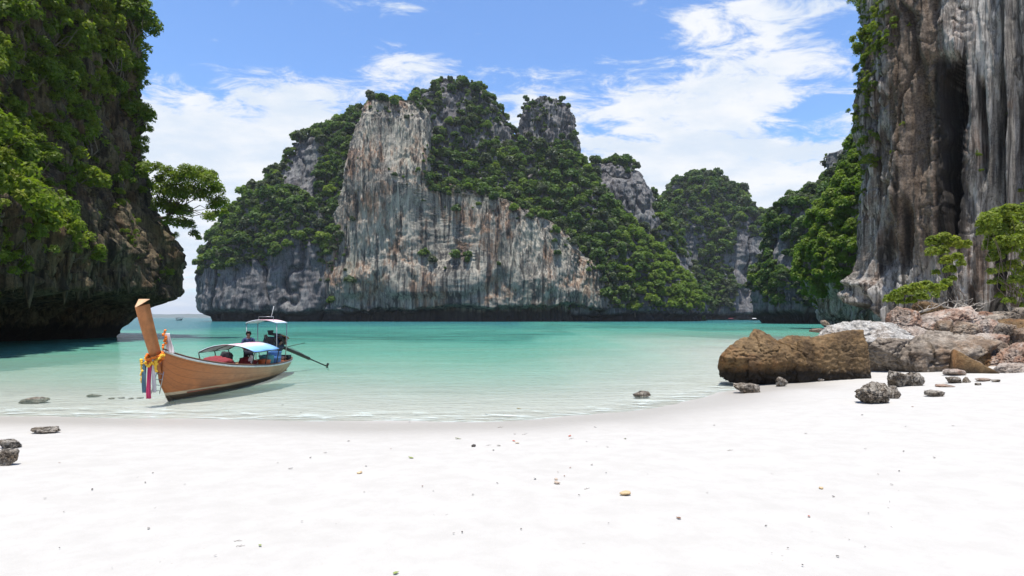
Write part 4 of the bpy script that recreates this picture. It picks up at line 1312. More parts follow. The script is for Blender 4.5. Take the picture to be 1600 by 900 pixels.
rk = dict(rough=0.22, cuts=7, freq=1.6)
stone(1374, 632, 54, 34, M['barnacle'], 'front barnacle covered rock with a tan top on the white sand', 30, 5, **rk)
stone(1397, 624, 24, 20, M['barnacle'], 'small barnacled stone tucked against the front barnacle covered rock', 31, **rk)
stone(1408, 606, 40, 25, M['barnacle'], 'dark barnacled rock just behind the front one on the sand', 32, 5, **rk)
stone(1434, 604, 28, 21, M['barnacle'], 'greyish lump at the right end of the dark barnacled rock', 33, **rk)
stone(1464, 621, 26, 10, M['barnacle'], 'low flat stone alone on the sand right of the barnacled rocks', 34, **rk)
stone(1170, 615, 40, 15, M['barnacle'], 'flat ragged rock on wet sand in front of the huge brown block', 35, 5, **rk)
stone(1223, 605, 20, 15, M['barnacle'], 'small pointed stone at the foot of the huge brown block', 36, **rk)
stone(1283, 597, 10, 5, M['barnacle'], 'pebble sized stone by the right foot of the huge brown block', 37, 3, **rk)
stone(1005, 624, 27, 12, M['barnacle'], 'lone dark rock in the shallow water in the middle of the shoreline', 38, 5, **rk)
stone(62, 679, 38, 9, M['barnacle'], 'flat tilted rock alone on the wet sand at the left', 39, 5, **rk)
stone(45, 632, 40, 9, M['barnacle'], 'long ragged rock in the shallows at the left', 40, 5, **rk)
stone(8, 702, 32, 13, M['barnacle'], 'rear rock of the pair cut by the left edge of the sand', 41, 5, **rk)
stone(2, 729, 34, 24, M['barnacle'], 'front rounded barnacled rock cut by the left edge of the sand', 42, 5, **rk)
stone(142, 622, 20, 5, M['barnacle'], 'small flat rock awash left of the boat ribbons', 43, **rk)
for q, (px, py) in enumerate([(172, 625), (188, 624), (203, 625), (217, 624)]):
    stone(px, py, 10, 2.5, M['barnacle'], 'tiny stone in the line of pebbles awash near the bow', 50 + q, 3, 'line of pebbles awash near the bow', **rk)
for q, (px, py, w_, h_) in enumerate([(1495, 600, 22, 10), (1498, 588, 30, 10), (1512, 599, 12, 9), (1540, 597, 22, 5), (1560, 598, 14, 4), (1480, 606, 26, 4), (1530, 603, 8, 4)]):
    stone(px, py, w_, h_, M['boulder_pink'] if q % 2 else M['barnacle'],
          ['small tan stone lying below the rock fin', 'ragged stone under the foot of the rock fin', 'little peaked stone on the sand below the fin', 'thin flat stone by the tip of the fin',
           'flat chip of stone near the cracked pink boulder', 'very flat stone sunk in the sand below the grey slab', 'tiny round stone on the sand below the fin'][q], 60 + q, 4, **rk)

# dead branches on top of the rock pile
rnd = random.Random(21)
for k, (a, b_, Y, lab) in enumerate([((1432, 492), (1480, 472), 28.5, 'long bare bent branch lying over the hollow between the boulders'),
                                     ((1478, 480), (1542, 476), 29, 'tangle of pale dead twigs on top of the tilted reddish slab'),
                                     ((1500, 470), (1530, 492), 29.5, 'crooked dead branch leaning above the stacked slab')]):
    p0, p1 = np.array(P(*a, Y)), np.array(P(*b_, Y))
    ls = [bend((0, 0, 0), p1 - p0, 0.05, 0.02, 7, 0.07, rnd)]
    for _ in range(7):
        q0 = (p1 - p0) * rnd.random()
        ls.append(bend(q0, q0 + np.array([rnd.uniform(-.9, .9), rnd.uniform(-.4, .4), rnd.uniform(-.15, .5)]), 0.025, 0.008, 5, 0.12, rnd))
    V, Fq = tubes(ls, 5)
    tag(link('dead_branch', mesh_np('dead_branch', V, Fq, M['pale_bark']), None, tuple(p0)), lab, 'branch')

# ------------------------------------------------------------------ longtail boat
wood, t = new_mat('varnished_hull')
co = t.n('ShaderNodeTexCoord').outputs['Object']
gr = t.noise(t.mapping(co, (3, 0.35, 4)), 6.0, 5, 0.65, 0.5)
yy = t.n('ShaderNodeSeparateXYZ', {0: co})
blz = t.noise(t.mapping(co, (1, 0.5, 1)), 1.1, 5, 0.65, 0.4)
fade = t.n('ShaderNodeMapRange', {0: t.math('ADD', yy.outputs[1], t.math('MULTIPLY', t.math('SUBTRACT', blz, 0.5), 4.0)), 1: 0.5, 2: 7.0}).outputs[0]
c = t.mix(fade, (0.47, 0.155, 0.042), (0.40, 0.27, 0.155))
c = t.mix(t.math('MULTIPLY', t.step(gr, 0.45, 0.7), 0.4), c, (0.22, 0.085, 0.03))
sc_ = t.math('MULTIPLY', t.step(blz, 0.42, 0.62), t.n('ShaderNodeMapRange', {0: yy.outputs[2], 1: 0.75, 2: 0.1}).outputs[0])
c = t.mix(t.math('MULTIPLY', sc_, 0.75), c, (0.13, 0.042, 0.018))
low = t.n('ShaderNodeMapRange', {0: yy.outputs[2], 1: 0.13, 2: 0.15}).outputs[0]
strp = t.n('ShaderNodeMapRange', {0: yy.outputs[2], 1: 0.215, 2: 0.235}).outputs[0]
fwd = t.n('ShaderNodeMapRange', {0: yy.outputs[1], 1: 5.2, 2: 2.2}).outputs[0]
c = t.mix(t.math('MULTIPLY', t.math('SUBTRACT', 1.0, strp), t.math('ADD', t.math('MULTIPLY', fwd, 0.8), 0.1)), c, (0.55, 0.45, 0.30))
c = t.mix(t.math('SUBTRACT', 1.0, low), c, (0.085, 0.06, 0.035))
b = t.n('ShaderNodeBsdfPrincipled', {'Base Color': c, 'Roughness': 0.45, 'Specular IOR Level': 0.4})
sk = t.n('ShaderNodeAttribute', attribute_name='strake').outputs['Fac']
seam = t.math('MULTIPLY', t.step(t.math('ABSOLUTE', t.math('SUBTRACT', t.math('FRACT', sk), 0.5)), 0.06, 0.01), t.step(sk, 0.6, 1.0))
c2_ = t.mix(t.math('MULTIPLY', seam, 0.45), c, (0.10, 0.04, 0.018))
t.t.links.new(c2_, b.inputs['Base Color'])
bp = t.n('ShaderNodeBump', {'Height': t.math('SUBTRACT', gr, seam), 'Strength': 0.3, 'Distance': 0.02})
t.t.links.new(bp.outputs[0], b.inputs['Normal'])
t.n('ShaderNodeOutputMaterial', {0: b.outputs[0]})
M['hull'] = wood
M['prow'] = plain('prow_wood', (0.50, 0.19, 0.065), 0.45, var=0.5, scale=5)
M['prow_end'] = plain('prow_end_grain', (0.58, 0.36, 0.20), 0.7, var=0.3)
M['rail'] = plain('white_rail_paint', (0.62, 0.66, 0.62), 0.5, var=0.35)
M['teak'] = plain('dark_gunwale', (0.13, 0.07, 0.04), 0.6)
M['inner'] = plain('inner_planks', (0.30, 0.10, 0.05), 0.7)
M['steel'] = plain('galvanised_pipe', (0.42, 0.43, 0.43), 0.35, 0.8, var=0.2)
M['dark_steel'] = plain('oily_steel', (0.06, 0.055, 0.05), 0.45, 0.6, var=0.5, scale=14)
M['engine_blue'] = plain('engine_blue', (0.028, 0.045, 0.10), 0.4, 0.2, var=0.7, scale=12)
M['black'] = plain('black_rubber', (0.02, 0.02, 0.022), 0.7)
M['red_cloth'] = plain('dark_red_cloth', (0.20, 0.025, 0.03), 0.85, bump=0.4)
M['orange'] = plain('orange_plastic', (0.55, 0.13, 0.04), 0.5)
M['teal'] = plain('teal_plastic', (0.06, 0.24, 0.28), 0.45)
M['blue'] = plain('blue_plastic', (0.07, 0.17, 0.36), 0.45)
M['white'] = plain('white_paint', (0.72, 0.72, 0.70), 0.5)
M['flower_orange'] = plain('marigold_orange', (0.80, 0.20, 0.02), 0.8, var=0.4, scale=30)
M['flower_yellow'] = plain('marigold_yellow', (0.85, 0.50, 0.04), 0.8, var=0.3, scale=30)
M['pink_cloth'] = plain('magenta_ribbon', (0.55, 0.04, 0.13), 0.7)
M['bluegrey_cloth'] = plain('faded_blue_ribbon', (0.10, 0.19, 0.25), 0.8)
M['white_cloth'] = plain('pale_ribbon', (0.66, 0.60, 0.60), 0.8)

am, t = new_mat('painted_awning')
co = t.n('ShaderNodeTexCoord').outputs['Object']
xs_ = t.n('ShaderNodeSeparateXYZ', {0: co}).outputs[0]
wob = t.math('ADD', xs_, t.math('MULTIPLY', t.noise(co, 1.5, 3), 0.3))
c = t.ramp(t.n('ShaderNodeMapRange', {0: wob, 1: -0.9, 2: 1.2}).outputs[0],
           [(0.0, (0.50, 0.56, 0.62)), (0.36, (0.66, 0.70, 0.74)), (0.48, (0.74, 0.38, 0.44)), (0.60, (0.76, 0.50, 0.54)), (0.70, (0.68, 0.72, 0.78)), (0.80, (0.30, 0.50, 0.76)), (1.0, (0.16, 0.40, 0.74))])
b = t.n('ShaderNodeBsdfPrincipled', {'Base Color': c, 'Roughness': 0.5})
tl = t.n('ShaderNodeBsdfTranslucent', {0: c})
mxs = t.n('ShaderNodeMixShader', {0: 0.12, 1: b.outputs[0], 2: tl.outputs[0]})
t.n('ShaderNodeOutputMaterial', {0: mxs.outputs[0]})
M['awning'] = am


def hull_sections(n):
    """Stations from bow (y 0) to stern (y 8.6): y, half beam, sheer height, keel height."""
    st = np.array([[-0.05, .07, 1.50, 0.55], [0.25, .20, 1.36, 0.10], [0.7, .40, 1.20, -0.06], [1.4, .62, 1.03, -.12], [2.4, .82, .86, -.16], [3.6, .92, .74, -.18],
                   [5.0, .95, .64, -.18], [6.4, .88, .60, -.14], [7.5, .74, .60, -.04], [8.2, .58, .62, .10], [8.7, .40, .66, .30]])
    y = np.linspace(st[0, 0], st[-1, 0], n)
    u = np.interp(y, st[:, 0], np.arange(len(st)))
    out = [y]
    for k in (1, 2, 3):
        v = np.interp(y, st[:, 0], st[:, k])
        kk = np.hanning(9); kk /= kk.sum()
        pv = np.concatenate([2 * v[0] - v[4:0:-1], v, 2 * v[-1] - v[-2:-6:-1]])
        out.append(np.convolve(pv, kk, 'valid'))
    return out


def hull_mesh(n=80, m=14, inset=0.0):
    y, wd, zs, zk = hull_sections(n)
    V = []
    for i in range(n):
        w_, s_, k_ = wd[i] - inset, zs[i], zk[i] + inset
        for j in range(2 * m + 1):
            t_ = abs(j - m) / m
            sg = -1 if j < m else 1
            xx = w_ * (1 - (1 - t_) ** 1.7) ** 0.78 if t_ > 0 else 0
            zz = k_ + (s_ - k_) * t_ ** 1.45
            V.append((sg * xx, y[i], zz))
    return np.array(V), grid_faces(n, 2 * m + 1), 2 * m + 1


def solid(name, V, faces, mat, thick=None, parent=None, smooth=True):
    o = link(name, mesh_np(name, V, faces, mat, smooth), parent)
    if thick:
        md = o.modifiers.new('solid', 'SOLIDIFY'); md.thickness = thick; md.offset = 0
    return o


def pipe(name, paths, mat, parent, seg=6):
    V, f = tubes(paths, seg)
    return link(name, mesh_np(name, V, f, mat), parent)


def box_bm(bm, c_, s, rot=None, taper=1.0):
    v = bmesh.ops.create_cube(bm, size=1.0)['verts']
    for q in v:
        p = Vector((q.co.x * s[0] * (taper if q.co.z > 0 else 1), q.co.y * s[1] * (taper if q.co.z > 0 else 1), q.co.z * s[2]))
        if rot: p = Euler(rot).to_matrix() @ p
        q.co = p + Vector(c_)


def cyl_bm(bm, c_, r, h, rot=None, seg=14, r2=None):
    v = bmesh.ops.create_cone(bm, cap_ends=True, segments=seg, radius1=r, radius2=r if r2 is None else r2, depth=h)['verts']
    for q in v:
        p = q.co.copy()
        if rot: p = Euler(rot).to_matrix() @ p
        q.co = p + Vector(c_)


def bm_obj(name, bm, mat, parent=None, loc=None, bevel=0.0, smooth=False):
    if bevel: bmesh.ops.bevel(bm, geom=bm.edges[:] , offset=bevel, segments=2, affect='EDGES', profile=.6)
    me = bpy.data.meshes.new(name); bm.to_mesh(me); bm.free()
    if smooth: me.polygons.foreach_set('use_smooth', [True] * len(me.polygons))
    if mat: me.materials.append(mat)
    return link(name, me, parent, loc)


def arch_sheet(x0, x1, y0, y1, ze, zt, n=18, m=8, sag=0.03):
    V = []
    for j in range(m):
        fy = j / (m - 1)
        for i in range(n):
            f_ = i / (n - 1) * 2 - 1
            V.append((x0 + (x1 - x0) * (f_ + 1) / 2, y0 + (y1 - y0) * fy, ze + (zt - ze) * (1 - abs(f_) ** 2.2) - sag * math.sin(fy * math.pi * 2) ** 2))
    return np.array(V), grid_faces(m, n)


def longtail(root, detail=True):
    # hull
    V, f, nc = hull_mesh()
    hl = solid('hull', V, f, M['hull'], 0.035, root)
    fattr(hl.data, 'strake', np.tile(np.abs(np.arange(nc) - nc // 2) / (nc // 2) * 7, len(V) // nc))
    y, wd, zs, zk = hull_sections(80)
    for sg in (-1, 1):
        pl = [(sg * (wd[i] + .012), y[i], zs[i] - .045, .035) for i in range(0, 80, 3)] + [(sg * (wd[-1] + .012), y[-1], zs[-1] - .045, .035)]
        pipe('rub_rail', [pl], M['rail'], root)
        pipe('gunwale', [[(a, b_, c_ + .055, .028) for a, b_, c_, _ in pl]], M['teak'], root)
    # transom and floor
    Vt = V[-nc:]
    m_ = len(Vt) // 2
    tr = np.vstack([Vt, [0, Vt[0, 1] + 0.02, Vt[0, 2]]])
    j = np.arange(nc - 1)
    solid('transom', tr, np.stack([j, j + 1, np.full(nc - 1, nc)], -1), M['inner'], 0.04, root, smooth=False)
    fl = []
    ii = range(8, 76, 3)
    for i in ii:
        w_ = wd[i] * 0.72
        fl += [(-w_, y[i], 0.16), (0, y[i], 0.15), (w_, y[i], 0.16)]
    solid('deck', np.array(fl), grid_faces(len(list(ii)), 3), M['inner'], 0.03, root, smooth=False)
    # stem post and prow
    st = [(0.45, -.14), (0.25, .10), (0.0, .55), (-0.28, 1.10), (-0.42, 1.45)]
    Vp = []
    for yy_, zz_ in st:
        Vp += [(-.05, yy_ + .16, zz_), (-.028, yy_, zz_), (.028, yy_, zz_), (.05, yy_ + .16, zz_)]
    q = np.array(Vp)
    k = np.arange(4)
    solid('stem_post', q, [grid_faces(len(st), 4, True), np.array([[3, 2, 1, 0], [16, 17, 18, 19]])], M['hull'], None, root, smooth=False)
    pr = []
    for f_ in np.linspace(0, 1, 9):
        cy, cz = -0.36 - 0.86 * f_ + 0.10 * f_ * f_, 1.22 + 1.45 * f_
        hw = 0.085 + 0.065 * f_ ** 0.8
        dp = 0.26 + 0.10 * f_
        pr += [(-hw, cy + dp, cz + .10 * 1), (-0.05 * (1 - f_) - 0.02, cy, cz), (0.05 * (1 - f_) + 0.02, cy, cz), (hw, cy + dp, cz + .10)]
    pr = np.array(pr)
    solid('prow', pr, [grid_faces(9, 4, True), np.array([[3, 2, 1, 0]])], M['prow'], None, root, smooth=False)
    pr[-4, 2] += .12; pr[-1, 2] += .12
    e = pr[-4:].copy()
    e2 = e + np.array([0, -.001, .012])
    solid('prow_cap', np.vstack([e, e2]), [np.array([[4, 5, 6, 7], [0, 1, 5, 4], [1, 2, 6, 5], [2, 3, 7, 6], [3, 0, 4, 7]])], M['prow_end'], None, root, smooth=False)
    for i, yy_ in enumerate((2.0, 3.3, 5.0)):
        bm = bmesh.new(); w_ = float(np.interp(yy_, y, wd)) * 1.75
        box_bm(bm, (0, yy_, float(np.interp(yy_, y, zs)) - .20), (w_, .26, .04)); bm_obj('thwart', bm, M['inner'], root, bevel=.006)
    # front awning on its frame
    Va, fa = arch_sheet(-.98, .98, 3.75, 5.9, 1.19, 1.44)
    o = solid('awning', Va, fa, M['awning'], 0.02, root)
    ribs = []
    for yy_ in (3.76, 4.85, 5.88):
        ribs.append([(-.96 + 1.92 * i / 10, yy_, 1.175 + .25 * (1 - abs(i / 5 - 1) ** 2.2), .017) for i in range(11)])
    for sg in (-1, 0, 1):
        ribs.append([(sg * .98, yy_, (1.165 if sg else 1.41), .015) for yy_ in (3.77, 4.85, 5.88)])
    pipe('awning_frame', ribs, M['dark_steel'], o)
    for sg in (-1, 1):
        for yy_ in (3.76, 4.85, 5.88):
            pipe('awning_post', [[(sg * .98, yy_, 1.17, .018), (sg * .96, yy_, 1.05, .018), (sg * .88, yy_, float(np.interp(yy_, y, zs)) - .05, .018)]], M['dark_steel'], root)
    # stern canopy
    Vc, fc = arch_sheet(-.74, .52, 6.80, 7.9, 2.17, 2.30, sag=.0)
    o = solid('stern_canopy', Vc, fc, M['awning'], 0.03, root)
    fr = [[(-.72 + 1.22 * i / 8, yy_, 2.16 + .135 * (1 - abs(i / 4 - 1) ** 2.2), .016) for i in range(9)] for yy_ in (6.84, 7.86)]
    pipe('canopy_frame', fr, M['steel'], o)
    for (sx, yy_) in ((-.72, 6.84), (.50, 6.84), (-.72, 7.86), (.50, 7.86)):
        pipe('canopy_post', [[(sx, yy_, 2.17, .018), (sx, yy_, 1.3, .018), (sx * .85, yy_, .52, .018)]], M['steel'], root)
    pipe('roof_rack', [[(-.25, 6.9, 2.29, .013), (-.25, 6.9, 2.43, .013), (.34, 6.9, 2.43, .013), (.34, 6.9, 2.24, .013)]], M['steel'], root)
    pl = pipe('flag_pole', [[(.25, 6.9, 2.41, .012), (.36, 6.9, 2.86, .010)]], M['white'], root)
    Vf = np.array([(.33, 6.9, 2.78), (.36, 6.9, 2.88), (.27, 6.93, 2.60), (.25, 6.93, 2.52)])
    link('pennant', mesh_np('pennant', np.vstack([Vf, Vf + [0, .01, 0]]), np.array([[0, 1, 2, 3], [7, 6, 5, 4], [0, 3, 7, 4], [1, 0, 4, 5], [2, 1, 5, 6], [3, 2, 6, 7]]), M['pink_cloth'], False), pl)
    for sx in (-.62, -.40):
        pipe('side_rail', [[(sx - .16, 6.75, .62, .014), (sx - .16, 6.75, 1.28, .014), (sx, 6.75, 1.36, .014), (sx + .1, 6.75, 1.25, .014), (sx + .1, 6.75, .62, .014)]], M['steel'], root)
    # engine on its pivot
    bm = bmesh.new()
    box_bm(bm, (0.0, 7.75, 1.36), (.46, .90, .40), (R(-8), 0, R(-14)), .85)
    box_bm(bm, (0.05, 7.70, 1.13), (.30, .70, .22), (R(-8), 0, R(-14)))
    eng = bm_obj('engine', bm, M['engine_blue'], root, bevel=.03)
    bm = bmesh.new()
    for k in range(4):
        cyl_bm(bm, (.28, 7.48 + .17 * k, 1.60 - .02 * k), .045, .16, (0, R(70), 0), 8)
    cyl_bm(bm, (0.02, 7.30, 1.38), .20, .10, (R(90), 0, 0), 16)
    cyl_bm(bm, (0.02, 8.24, 1.36), .22, .14, (R(90), 0, 0), 16)
    box_bm(bm, (-.24, 7.7, 1.5), (.08, .5, .18))
    box_bm(bm, (.05, 7.72, 1.69), (.2, .6, .10), (R(-8), 0, R(-14)), .7)
    for k in range(9):
        box_bm(bm, (random.uniform(-.3, .38), 7.75 + random.uniform(-.45, .5), random.uniform(1.2, 1.68)), tuple(random.uniform(.07, .2) for _ in range(3)), tuple(random.uniform(-.8, .8) for _ in range(3)))
    cyl_bm(bm, (.32, 7.9, 1.42), .17, .07, (0, R(80), 0), 14)
    bm_obj('engine_fittings', bm, M['dark_steel'], eng)
    bm = bmesh.new()
    for k in range(6):
        box_bm(bm, (random.uniform(.1, .42), 7.8 + random.uniform(-.4, .5), random.uniform(1.3, 1.66)), tuple(random.uniform(.04, .13) for _ in range(3)), tuple(random.uniform(-.8, .8) for _ in range(3)))
    bm_obj('rusty_bracket', bm, plain('rust', (.28, .17, .10), .8, var=.6, scale=12), eng)
    bm = bmesh.new(); cyl_bm(bm, (-.05, 7.55, 1.74), .10, .12, None, 14); cyl_bm(bm, (-.05, 7.55, 1.83), .12, .07, None, 14); bm_obj('air_filter', bm, M['black'], eng)
    pipe('exhaust', [[(.30, 7.5, 1.56, .035), (.36, 7.7, 1.66, .035), (.40, 8.1, 1.58, .035), (.42, 8.3, 1.50, .03)]], plain('rusty_pipe', (.25, .13, .07), .8), eng)
    pipe('tiller', [[(0.02, 7.4, 1.34, .022), (-.2, 6.9, 1.42, .02), (-.42, 6.55, 1.46, .02)]], M['steel'], eng)
    pipe('hose', [[(.2, 7.4, 1.5, .02), (.3, 7.3, 1.3, .02), (.24, 7.6, 1.05, .02), (.1, 8.0, 1.0, .02)], [(-.1, 7.9, 1.66, .02), (.1, 8.2, 1.7, .02), (.25, 8.25, 1.45, .02)]], M['black'], eng)
    bm = bmesh.new(); box_bm(bm, (0, 8.2, .82), (.16, .16, .5)); box_bm(bm, (0, 8.2, 1.06), (.4, .12, .1)); bm_obj('engine_mount', bm, M['dark_steel'], root, bevel=.01)
    a, b_ = np.array((0.05, 8.1, 1.22)), np.array((1.22, 11.0, 0.06))
    dv = b_ - a
    pipe('propeller_shaft', [[(*(a + dv * t_), r_) for t_, r_ in ((0, .07), (.12, .075), (.60, .07), (.62, .045), (.63, .030), (1, .028))]], M['dark_steel'], root, 8)
    pipe('shaft_stay', [[(*(a + dv * .05 + np.array([0, 0, .16])), .015), (*(a + dv * .5 + np.array([0, 0, .075])), .012)]], M['steel'], root)
    pipe('shaft_handle', [[(.45, 8.2, 1.16, .014), (1.05, 8.5, 1.30, .014)]], M['dark_steel'], root)
    bm = bmesh.new()
    for k in range(2):
        box_bm(bm, tuple(b_ + np.array([0, 0, (.09 if k else -.09)])), (.10, .02, .16), (0, R(25 if k else -25), R(20)))
    bm_obj('propeller', bm, M['dark_steel'], root)


boat = empty('longtail_boat', (-10.0, 16.42, 0.0))
tag(boat, 'orange brown wooden longtail boat with raised prow and two awnings beached in the shallows', 'boat')
longtail(boat)
BO = np.array(boat.location[:])

# bow offerings: garlands and ribbons hang on the prow and are things of their own
rs = np.random.default_rng(5)


def beads(name, pts, r, mat, label, cat):
    V0, f0 = ICO[2]
    Vs, Fs = [], []
    for i, p in enumerate(pts):
        Vs.append(V0 * r * rs.uniform(.8, 1.15) * (1 + 0.18 * rs.normal(size=(len(V0), 1))) + np.array(p)); Fs.append(f0 + i * len(V0))
    base = np.mean(pts, 0)
    tag(link(name, mesh_np(name, np.concatenate(Vs) - base, np.concatenate(Fs), mat), None, tuple(base)), label, cat, 'flower garlands on the bow')


for q, (rad, z0, tl_, mat, lab) in enumerate([(.17, 1.38, .12, 'flower_orange', 'orange marigold garland wound round the neck of the prow'),
                                              (.20, 1.31, .22, 'flower_yellow', 'yellow marigold garland looped over the orange one'),
                                              (.18, 1.24, .08, 'flower_orange', 'second orange garland hanging lowest round the stem')]):
    pts = []
    for a_ in np.linspace(0, 2 * math.pi, 38, endpoint=False):
        pts.append(BO + np.array([math.cos(a_) * rad, -.30 + math.sin(a_) * (rad + .08), z0 + (-tl_ * max(0, -math.sin(a_)) ** 1.5) + .03 * rs.normal()]))
    beads('flower_garland', pts, .034, M[mat], lab, 'garland')
for x_, z0, z1, mat, lab in [(-.22, 1.25, .62, 'flower_yellow', 'long yellow flower string dangling at the outer side of the ribbons'), (.17, 1.20, .92, 'flower_yellow', 'short yellow flower string dangling on the hull side of the ribbons')]:
    beads('flower_string', [BO + np.array([x_ + .01 * rs.normal(), -.52, z]) for z in np.arange(z1, z0, .05)], .036, M[mat], lab, 'garland')


def ribbon(x0, y0, z0, z1, wd, mat, label, seed, sway=0.0):
    rs_ = np.random.default_rng(seed)
    n, m = 30, 9
    V = []
    for i in range(n):
        f_ = i / (n - 1)
        for j in range(m):
            u = j / (m - 1) - .5
            V.append((x0 + u * wd * (0.8 + .3 * f_) + sway * f_, y0 + .035 * math.sin(u * 14 + seed + f_ * 2) + .02 * math.sin(f_ * 5 + seed), z0 + (z1 - z0) * f_))
    V = np.array(V) + BO
    base = V.mean(0)
    o = link('ribbon', mesh_np('ribbon', V - base, grid_faces(n, m), mat), None, tuple(base))
    md = o.modifiers.new('solid', 'SOLIDIFY'); md.thickness = .012
    tag(o, label, 'ribbon', 'cloth ribbons on the bow')


ribbon(-.02, -.52, 1.25, .16, .11, M['pink_cloth'], 'magenta cloth ribbon hanging longest from the bow garlands', 1)
ribbon(-.16, -.50, 1.22, .32, .10, M['bluegrey_cloth'], 'faded blue grey ribbon hanging left of the magenta one', 2)
ribbon(.09, -.46, 1.22, .32, .09, M['white_cloth'], 'pale ribbon hanging between the magenta one and the hull', 3)
ribbon(.17, .04, 1.95, 1.38, .20, M['white_cloth'], 'pale pink scarf knotted behind the prow', 4, .06)
beads('flower_garland', [BO + np.array([.16 + .03 * rs.normal(), -.10 + .03 * rs.normal(), z]) for z in np.arange(1.55, 2.08, .06)], .036, M['flower_orange'], 'small orange blossom string on the pale scarf behind the prow', 'garland')
lad = [[(-.02, -.06, .95, .012), (-.22, -.02, .30, .012)], [(.16, -.06, .92, .012), (.02, -.02, .30, .012)]]
for k in range(4):
    f_ = .12 + k * .25
    lad.append([(-.02 - .2 * f_, -.05, .95 - .65 * f_, .010), (.16 - .14 * f_, -.05, .92 - .62 * f_, .010)])
V, f = tubes(lad, 5)
tag(link('ladder', mesh_np('ladder', V + np.array([0.02, -.12, -.05]), f, M['steel']), None, tuple(BO)), 'thin metal ladder hanging at the bow beside the ribbons', 'ladder')


# cargo: loose things lying in the boat
def tub(c_, r, h, mat, label, cat='tub', name='tub', rim=True):
    bm = bmesh.new()
    cyl_bm(bm, (0, 0, h / 2), r * .9, h, None, 20, r)
    if rim: cyl_bm(bm, (0, 0, h - .02), r * 1.06, .05, None, 20)
    cyl_bm(bm, (0, 0, h + .015), r * .55, .03, None, 14)
    o = bm_obj(name, bm, mat, None, tuple(BO + np.array(c_)), smooth=False)
    tag(o, label, cat)


def bundle(c_, dims, mat, label, seed, name='cloth_bundle', cat='bundle'):
    V, f = rock_np(dims, seed, 4, 5, .16)
    tag(link(name, mesh_np(name, V, f, mat), None, tuple(BO + np.array(c_))), label, cat)


tub((.55, 5.75, .42), .27, .52, M['teal'], 'teal plastic tub with lid beside the gunwale under the blue awning edge', 'tub')
tub((.64, 5.35, .40), .22, .40, M['orange'], 'orange red tub in front of the teal one', 'tub')
tub((.40, 6.85, .40), .27, .62, M['blue'], 'taller blue drum near the stern of the longtail boat', 'drum', 'drum')
tub((.58, 6.40, .36), .24, .46, M['blue'], 'shorter blue drum in front of the taller one', 'drum', 'drum')
bundle((.15, 4.9, .62), (.75, .7, .66), M['red_cloth'], 'dark red bundle of life vests on the floor amidships', 91)
bundle((-.20, 3.5, .78), (.9, 1.1, .60), M['red_cloth'], 'red cushion pile under the front awning', 92)
bundle((-.05, 3.9, 1.02), (.35, .4, .40), M['black'], 'black bag on top of the red cushion pile', 93, 'bag', 'bag')
bundle((-.62, 2.9, .72), (.55, .9, .38), M['red_cloth'], 'dark red cushion roll forward of the cushion pile', 94)
bundle((.42, 4.75, .86), (.2, .2, .34), M['white'], 'small white jug between the red bundle and the tubs', 95, 'jug', 'jug')
bundle((.15, 7.9, .70), (.6, .5, .18), M['boulder_pink'] if False else plain('faded_mat', (.45, .27, .2), .9), 'faded brown mat on the stern planks', 96, 'mat', 'mat')
bm = bmesh.new(); box_bm(bm, (0, 0, .1), (.5, .34, .2)); tag(bm_obj('fuel_box', bm, M['black'], None, tuple(BO + np.array([.28, 8.15, .60])), bevel=.02), 'black box on the stern deck of the longtail boat', 'box')


# ------------------------------------------------------------------ boatman
def skin_obj(name, verts, edges, radii, mat, parent, sub=2, root_i=0):
    me = bpy.data.meshes.new(name)
    me.from_pydata(verts, edges, [])
    me.update()
    o = link(name, me, parent)
    o.modifiers.new('skin', 'SKIN').use_smooth_shade = True
    for v, r_ in zip(me.skin_vertices[0].data, radii):
        v.radius = (r_, r_) if isinstance(r_, (int, float)) else r_
    me.skin_vertices[0].data[root_i].use_root = True
    s_ = o.modifiers.new('sub', 'SUBSURF'); s_.levels = sub; s_.render_levels = sub
    me.materials.append(mat)
    return o


skinm = plain('brown_skin', (0.22, 0.11, 0.065), 0.55, var=0.2)
shirt = plain('navy_shirt', (0.025, 0.04, 0.10), 0.85, var=0.4, bump=.3)
trous = plain('black_trousers', (0.02, 0.022, 0.035), 0.85, bump=.3)
hairm = plain('black_hair', (0.012, 0.010, 0.010), 0.5)
man = empty('person', tuple(BO + np.array([-.42, 6.35, .16])), R(-150))
tag(man, 'person in navy shirt and dark trousers standing by the engine of the longtail boat', 'person')
# joints (x to the person's right, y forward, z up)
J = {'pel': (0, 0, .90), 'wai': (0, .02, 1.05), 'che': (0, .05, 1.25), 'nek0': (0, .05, 1.40), 'nek': (0, .07, 1.46), 'hed0': (0, .09, 1.54), 'hed1': (0, .09, 1.62),
     'ls': (-.17, .05, 1.37), 'le': (-.25, .14, 1.12), 'lw': (-.16, .36, 1.08), 'lh': (-.13, .43, 1.09),
     'rs': (.17, .05, 1.37), 're': (.26, .12, 1.12), 'rw': (.20, .34, 1.02), 'rh': (.18, .41, 1.01),
     'lhip': (-.09, 0, .86), 'lk': (-.11, .05, .48), 'la': (-.12, 0, .09), 'lt': (-.13, .14, .04),
     'rhip': (.09, 0, .86), 'rk': (.11, .03, .48), 'ra': (.12, -.04, .09), 'rt': (.13, .10, .04)}
E = [('pel', 'wai'), ('wai', 'che'), ('che', 'nek0'), ('nek0', 'nek'), ('nek', 'hed0'), ('hed0', 'hed1'), ('nek0', 'ls'), ('ls', 'le'), ('le', 'lw'), ('lw', 'lh'),
     ('nek0', 'rs'), ('rs', 're'), ('re', 'rw'), ('rw', 'rh'), ('pel', 'lhip'), ('lhip', 'lk'), ('lk', 'la'), ('la', 'lt'), ('pel', 'rhip'), ('rhip', 'rk'), ('rk', 'ra'), ('ra', 'rt')]
